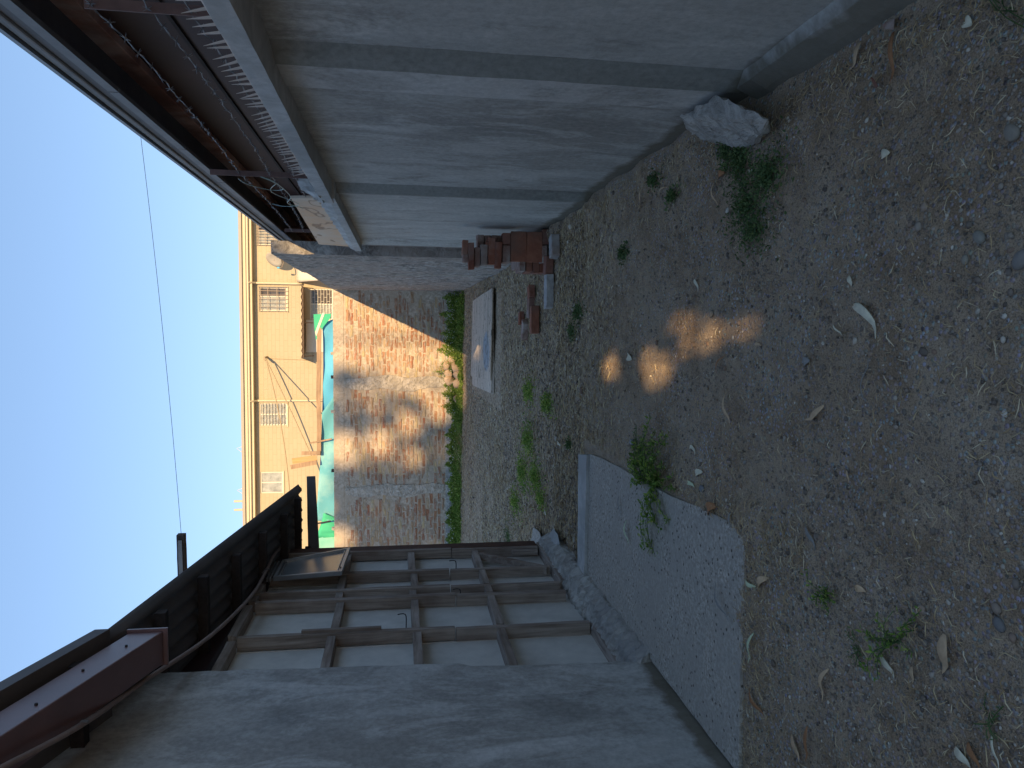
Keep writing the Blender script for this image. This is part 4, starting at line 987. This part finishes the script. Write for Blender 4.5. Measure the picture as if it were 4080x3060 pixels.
def weed(name, N, region, leaf, h, m, lab, cat, up=.8, kind='stuff'):
    """region: list of (x, y, rx, ry, weight)"""
    tot = sum(q[4] for q in region); xs, ys, hh = [], [], []
    for q in region:
        n = int(N*q[4]/tot); rr = np.minimum(np.abs(RS.normal(0,.55,n)), 1.6); th = RS.uniform(0,6.28,n)
        xs.append(q[0]+q[2]*rr*np.cos(th)); ys.append(q[1]+q[3]*rr*np.sin(th)); hh.append(h*np.clip(1-.6*rr,.15,1)*(q[5] if len(q) > 5 else 1))
    x, y, H_ = np.concatenate(xs), np.concatenate(ys), np.concatenate(hh)
    n = len(x); z = hz(x, y)+H_*RS.rand(n)**.8
    x = x+RS.normal(0,.01,n); L = leaf*RS.uniform(.5,1.4,n); d1 = RS.normal(size=(n,3)); d1[:,2] = np.abs(d1[:,2])*up; d1 /= np.linalg.norm(d1,axis=1)[:,None]
    d2 = np.cross(d1, RS.normal(size=(n,3))); d2 /= np.linalg.norm(d2,axis=1)[:,None]
    c = np.stack([x,y,z], 1); l = L[:,None]
    V = np.stack([c, c+d1*l*.5+d2*l*.24, c+d1*l, c+d1*l*.5-d2*l*.24], 1).reshape(-1,3)
    o = put(name, fastmesh(name, V, np.arange(4*n).reshape(-1,4), m)); tag(o, lab, cat)
    if kind: o['kind'] = kind
    return o
# band of plants along the brick wall
reg = []
for i in range(46):
    t = i/45; xx = .80-6.3*t+random.uniform(-.05,.05)
    hgt = (.9 if xx > -.5 else .75 if xx > -2 else .62)*random.uniform(.65,1.2)
    reg.append((xx, 17.14+random.uniform(-.06,.04), random.uniform(.12,.24), random.uniform(.16,.30), 1.0, hgt))
for i in range(40):
    xx = .75-6.2*i/39+random.uniform(-.05,.05); reg.append((xx, 16.62+.012*(i)+random.uniform(-.06,.06), .16, .22, .8, random.uniform(.20,.36)))
reg = [q for q in reg if not (-1.2 < q[0] < -.78)] + [(-.95,17.32,.3,.1,.6,1.2), (-1.0,16.60,.28,.12,.9,.25)]
weed('weed_border', 85000, reg, .038, .50, M['leafgreen'], 'green weedy border with tiny white flowers growing along the brick wall', 'weeds')
x = RS.uniform(-5.3,.7,150); y = 17.0+RS.uniform(-.15,.15,150)
fz = hz(x,y)+RS.uniform(.15,.42,150); s = .008
V = (np.array([[-1,0,-1],[1,0,-1],[1,0,1],[-1,0,1]])[None]*s+np.stack([x,y-.12,fz],1)[:,None,:]).reshape(-1,3)
tag(put('small_flowers', fastmesh('small_flowers', V, np.arange(600).reshape(-1,4), M['white'])), 'tiny white flowers dotted through the weeds by the brick wall', 'flowers', kind='stuff')
def G(x, y): q = on_z(x, y); return q.x, q.y
def pz(x, y, rx, ry, w, hmul=1): a, b = G(x, y); return (a, b, rx, ry, w, hmul)
weed('low_weeds', 5200, [pz(2950,640,.16,.16,1.2),pz(3060,700,.14,.18,1.2),pz(2970,820,.16,.20,1),pz(3010,920,.12,.18,.7),pz(2900,600,.12,.10,.7)], .016, .035, M['leafdark'], 'low dark green weed mat in front of the broken concrete block', 'weeds', .5)
weed('low_weeds', 7000, [pz(2110,1560,.18,.5,1),pz(2190,1610,.14,.35,.8),pz(2110,1750,.25,.5,1.3),pz(2090,1880,.25,.6,1.6),pz(2140,1900,.2,.4,1.2),pz(2160,1990,.12,.3,.5),pz(2060,2000,.25,.5,.8)], .026, .06, M['leafgreen'], 'scattered green weeds in a strip across the middle of the yard', 'weeds', .6)
weed('low_weeds', 2600, [pz(2270,1770,.06,.12,.5),pz(2310,1240,.10,.2,.8),pz(2290,1320,.10,.2,.6),pz(2490,1010,.06,.12,.5),pz(2685,780,.05,.10,.4),pz(2030,2140,.25,.5,.8),pz(2620,720,.05,.1,.3)], .022, .04, M['leafdark'], 'small sparse weed tufts dotted between straw and gravel', 'weeds', .6)
def plant(px_, py_, R, H_, nst, leaf, lab, m, nl=26, flatness=.5):
    c0_, c1_ = G(px_, py_); base = Vector((c0_, c1_, float(hz(c0_, c1_))))
    t = thing('weed_plant', lab, 'plant', base)
    st = MB(); V = []
    for i in range(nst):
        a = random.uniform(0, 6.28); L = R*random.uniform(.5,1.15); hh = H_*random.uniform(.3,1)
        p0 = base+Vector((random.uniform(-.02,.02),random.uniform(-.02,.02),0)); p1 = p0+Vector((math.cos(a)*L*.5, math.sin(a)*L*.5, hh*.8)); p2 = p0+Vector((math.cos(a)*L, math.sin(a)*L, hh*flatness))
        path = smooth_path([p0,p1,p2], 5); st.tube(path, .0016, 4)
        for k in range(nl):
            q = path[min(int(random.random()**.7*len(path)), len(path)-1)]+Vector([random.gauss(0,.006) for _ in range(3)])
            d = Vector([random.gauss(0,1) for _ in range(3)]); d.z = abs(d.z)*.5; d.normalize(); s_ = d.cross(Vector((random.random(),random.random(),1))).normalized(); l = leaf*random.uniform(.5,1.3)
            V += [q, q+d*l*.5+s_*l*.2, q+d*l, q+d*l*.5-s_*l*.2]
    st.build('stems', M['leafdark'], t)
    put('foliage', fastmesh('foliage', [tuple(v) for v in V], np.arange(len(V)).reshape(-1,4), m), t)
plant(2620,1930,.36,.16,34,.034,'bushy green weed sprawling over the corner of the concrete slab',M['leafgreen'],46)
plant(2560,1830,.20,.05,16,.022,'low dark weed spreading on the dirt beside the bushy slab weed',M['leafdark'],40)
plant(3298,2364,.085,.05,12,.016,'small green weed alone on the gravel nearer the slab',M['leafgreen'],16)
plant(3567,2545,.15,.07,14,.020,'broader green weed with dead leaves caught in it',M['leafgreen'],16)
plant(3413,2575,.06,.03,8,.012,'tiny weed sprig between the two small weeds',M['leafdark'],10)
plant(3930,2860,.07,.03,7,.010,'faint weed sprig beside the white stick',M['leafdark'],10)
plant(3950,10,.12,.04,9,.012,'weed sprig at the picture edge near the wall plinth',M['leafdark'],12)
# tall dry stems at the weed border
x = RS.uniform(-3.2,-2.2,60); y = 16.3+RS.uniform(-.35,.4,60)
blades('dry_stems', x, y, .45, .006, .05, M['straw'], 'long bent dry grass stems leaning out of the weed border', 'dry grass', None, .3, .5)

# ------------------------------------------------------------------ fallen leaves, twigs and larger stones
def m_leaf(name, c): return m_plain(name, c, .75, 0, .25, .3, 40, .2)
LC = {'tan': m_leaf('tan_leaf', (.66,.46,.28)), 'pale': m_leaf('pale_leaf', (.76,.70,.52)), 'brown': m_leaf('brown_leaf', (.42,.20,.09)), 'green': m_leaf('pale_green_leaf', (.62,.68,.44)), 'grey': m_leaf('grey_twig', (.30,.29,.27))}
def leaf(a, b, w, c, lab, bend=.12, curl=.35, name='dry_leaf', cat='leaf', lift=.006):
    s_, (ox, oy) = a[2], a[3]; A_ = on_z(ox+a[0]/s_, oy+a[1]/s_); B2 = on_z(ox+b[0]/s_, oy+b[1]/s_)
    d = B2-A_; L = d.length; n_ = Vector((-d.y, d.x, 0)).normalized(); N_ = 9; vs, fs = [], []
    for i in range(N_):
        t = i/(N_-1); ww = w*math.sin(math.pi*min(1, .06+t*.94)**.8)*.5+.0006
        c_ = A_+d*t+n_*(bend*L*math.sin(math.pi*t)); z = float(hz(c_.x, c_.y)); z = .024 if (-1.93 < c_.x < -.87 and 2.95 < c_.y < 5.6) else z
        up = z+lift+.10*L*abs(math.sin(math.pi*t*1.3)+.1)
        vs += [(c_.x-n_.x*ww, c_.y-n_.y*ww, up+curl*ww), (c_.x, c_.y, up), (c_.x+n_.x*ww, c_.y+n_.y*ww, up+curl*ww)]
    for i in range(N_-1):
        for k in (0,1): q = i*3+k; fs.append((q,q+1,q+4,q+3))
    o = MB().add(vs, fs).build(name, LC[c], smooth=True); o.modifiers.new('thickness','SOLIDIFY').thickness = .0012
    return tag(o, lab, cat, 'fallen leaves and twigs on the gravel')
K6 = lambda x, y: (x, y, 1.3167, (2400,1000)); K7 = lambda x, y: (x, y, 1.565, (2800,2000)); K5 = lambda x, y: (x, y, 1.3167, (2400,0))
leaf(K6(1335,285), K6(1465,460), .030, 'pale', 'long curved pale leaf lying alone on the bare gravel', .22)
leaf(K6(645,735), K6(680,915), .022, 'tan', 'narrow curled tan leaf below the patches of sun', -.10)
leaf(K6(1170,812), K6(1070,885), .022, 'tan', 'short tan leaf between the long curved leaf and the slab', .1)
leaf(K6(475,148), K6(495,212), .02, 'pale', 'small pale leaf above the patches of sun', .2)
leaf(K6(1283,1150), K6(1292,1215), .008, 'tan', 'thin yellowish leaf sliver in the middle of the gravel')
leaf(K6(1075,1445), K6(1135,1565), .018, 'grey', 'grey curved bark strip near the slab corner', .12)
leaf(K6(585,1378), K6(632,1345), .045, 'brown', 'rust brown curled leaf at the slab edge', .2)
leaf(K6(508,1175), K6(545,1160), .03, 'pale', 'whitish leaf beside the bushy weed', .1)
leaf(K6(470,1215), K6(512,1240), .02, 'green', 'greenish leaf by the blue grey stone', .1)
leaf(K6(460,1040), K6(492,1080), .018, 'pale', 'small curled whitish leaf left of the bushy weed', .4)
leaf(K6(1215,385), K6(1275,442), .005, 'pale', 'straight pale straw beside the long curved leaf', 0, .1, 'straw_stalk', 'straw')
leaf(K6(1370,780), K6(1418,565), .003, 'grey', 'long hair thin twig on the bare gravel', .05, .1, 'twig', 'twig')
leaf(K6(588,640), K6(642,545), .008, 'brown', 'thin brown stalk just below the patches of sun', .15, .1, 'twig', 'twig')
leaf(K6(132,545), K6(150,570), .05, 'pale', 'small pale leaf lit in the patch of sun', 0)
leaf(K6(152,1412), K6(168,1540), .03, 'green', 'pale green curled leaf lying on the concrete slab', -.12)
leaf(K6(780,490), K6(815,498), .012, 'tan', 'small tan leaf bit under the right sun streak', .1)
leaf(K6(1065,600), K6(1100,575), .03, 'grey', 'greyish crumpled leaf above the short tan leaf', .2)
leaf(K6(1310,130), K6(1325,185), .02, 'pale', 'small folded pale leaf high on the gravel', .1)
leaf(K7(1510,828), K7(1490,1072), .038, 'tan', 'broad tan leaf with a long stalk, the widest one on the gravel', .08)
leaf(K7(1112,952), K7(1196,1095), .022, 'pale', 'pale leaf caught under the broader small weed', .05)
leaf(K7(1290,1028), K7(1302,1130), .013, 'tan', 'narrow tan leaf beside the pale one under the weed', .03)
leaf(K7(795,1040), K7(772,1248), .020, 'tan', 'long tan leaf bent like a hook below the small weeds', -.16)
leaf(K7(362,815), K7(335,1005), .016, 'green', 'slim pale green leaf beside the slab edge', -.05)
leaf(K7(310,480), K7(378,526), .018, 'green', 'pale green half of a leaf pair near the slab', -.1)
leaf(K7(385,524), K7(452,474), .028, 'tan', 'yellow brown half of a leaf pair near the slab', .1)
leaf(K7(562,1450), K7(620,1622), .026, 'tan', 'pinkish tan leaf near the bottom edge of the picture', .1)
leaf(K7(655,1400), K7(660,1620), .020, 'brown', 'dark rust leaf beside the pinkish tan one', .05)
leaf(K7(312,1160), K7(402,1332), .022, 'brown', 'brown leaf half buried in straw by the slab', -.08)
leaf(K7(1560,1530), K7(1668,1665), .026, 'pale', 'pale leaf at the bottom picture edge', .08)
leaf(K7(1640,1500), K7(1725,1665), .020, 'brown', 'brown leaf beside the pale one at the bottom picture edge', .05)
leaf(K7(1803,1455), K7(1862,1665), .007, 'pale', 'straight whitish stick at the bottom picture edge', 0, .1, 'stick', 'stick', .01)
leaf(K7(965,538), K7(1025,560), .022, 'tan', 'small crumpled leaf between the weeds', .1)
leaf(K7(125,500), K7(218,745), .014, 'grey', 'long thin curved leaf on the near end of the slab', -.12)
leaf(K7(210,60), K7(206,165), .014, 'grey', 'grey twig across the slab corner', 0, .1, 'twig', 'twig')
leaf(K5(1345,215), K5(1300,365), .020, 'tan', 'tan and dark leaf near the wall plinth', .08)
leaf(K5(1525,165), K5(1502,440), .020, 'brown', 'long brown leaf pointing away from the wall plinth', .05)
leaf(K5(1455,822), K5(1500,800), .028, 'pale', 'small folded whitish leaf alone on grey gravel', .1)
leaf(K5(1870,112), K5(1910,130), .03, 'pale', 'pale leaf scrap at the top picture edge', .1)
leaf(K5(590,940), K5(608,1078), .012, 'tan', 'curled dry stem below the green weed mat', -.2)
leaf(K5(605,930), K5(640,905), .03, 'brown', 'brown leaf lying on the green weed mat', .1)
leaf(K5(770,915), K5(788,890), .022, 'pale', 'white scrap of leaf on the green weed mat', .1)
leaf(K5(222,990), K5(195,1100), .014, 'tan', 'thin tan leaf between wall and patches of sun', .1)
leaf(K5(300,1040), K5(345,985), .010, 'tan', 'curved straw leaf by the small weeds near the wall', .2)
r8 = lambda x, y: (x, y, 1.8433, (1900,1300))
leaf(r8(1078,1250), r8(1090,1400), .016, 'grey', 'dark twig lying on the far part of the slab', .03, .1, 'twig', 'twig')
leaf(r8(598,865), r8(628,905), .03, 'pale', 'pale leaf in the weed strip beyond the slab', .2)
leaf(r8(622,1075), r8(622,1145), .02, 'tan', 'tan leaf beyond the slab kerb', .1)
leaf(r8(505,1340), r8(512,1405), .03, 'pale', 'whitish leaf beyond the slab near the shed', .1)
def pebble(px_, py_, s, col, lab):
    s *= .78; col = (col[0]*1.12, col[1], col[2]*.86)
    a, b = G(px_, py_); bm = bmesh.new(); bmesh.ops.create_icosphere(bm, subdivisions=2, radius=1); me = bpy.data.meshes.new('stone')
    for v in bm.verts: v.co = Vector((v.co.x*s*1.2, v.co.y*s*.9, v.co.z*s*.65)) + v.co*(.12*s*nz(v.co+Vector((px_,py_,0)), 1.3))
    bm.to_mesh(me); bm.free(); me.materials.append(m_plain('pebble_stone', col, .8, 0, .3, .3, 30)); me.polygons.foreach_set('use_smooth', [True]*len(me.polygons))
    tag(put('stone', me, None, 0, (a, b, float(hz(a, b))+s*.35), (0,0,random.uniform(0,3))), lab, 'stone')
pebble(2521,1762,.034,(.30,.33,.38),'round bluish stone beside the slab weed')
pebble(2814,1946,.024,(.20,.23,.28),'dark blue grey stone next to the bushy weed, by the pale leaves')
pebble(2320,1555,.035,(.22,.16,.13),'reddish brown pebble in the straw left of the sun patch')
pebble(2555,1388,.028,(.16,.17,.16),'dark flat pebble just above the lower sun patch')
pebble(2830,1250,.022,(.22,.23,.22),'grey pebble above the sun streaks')
pebble(2970,1842+0,.012,(.26,.27,.29),'tiny grey pebble in the bare dirt')
pebble(3976,2488,.022,(.17,.18,.20),'dark round pebble beside the broad tan leaf')
pebble(3968,2424,.018,(.24,.21,.19),'brownish pebble touching the dark round pebble')
pebble(4033,528,.028,(.24,.235,.22),'largest grey pebble at the right picture edge')
pebble(3905,945,.024,(.23,.24,.235),'flat oblong pebble among the coarse gravel')
pebble(4070,1035,.030,(.22,.225,.235),'half visible grey pebble at the right picture edge')
pebble(3850,1035,.016,(.24,.24,.22),'small angular pebble in the coarse gravel')
pebble(2760,1375,.02,(.24,.2,.18),'small pinkish pebble between the sun streaks')
pebble(2200,2330,.0,(.2,.2,.2),'x') if False else None

S.cycles.max_bounces = 8; S.cycles.diffuse_bounces = 5
print('objects', len(bpy.data.objects))
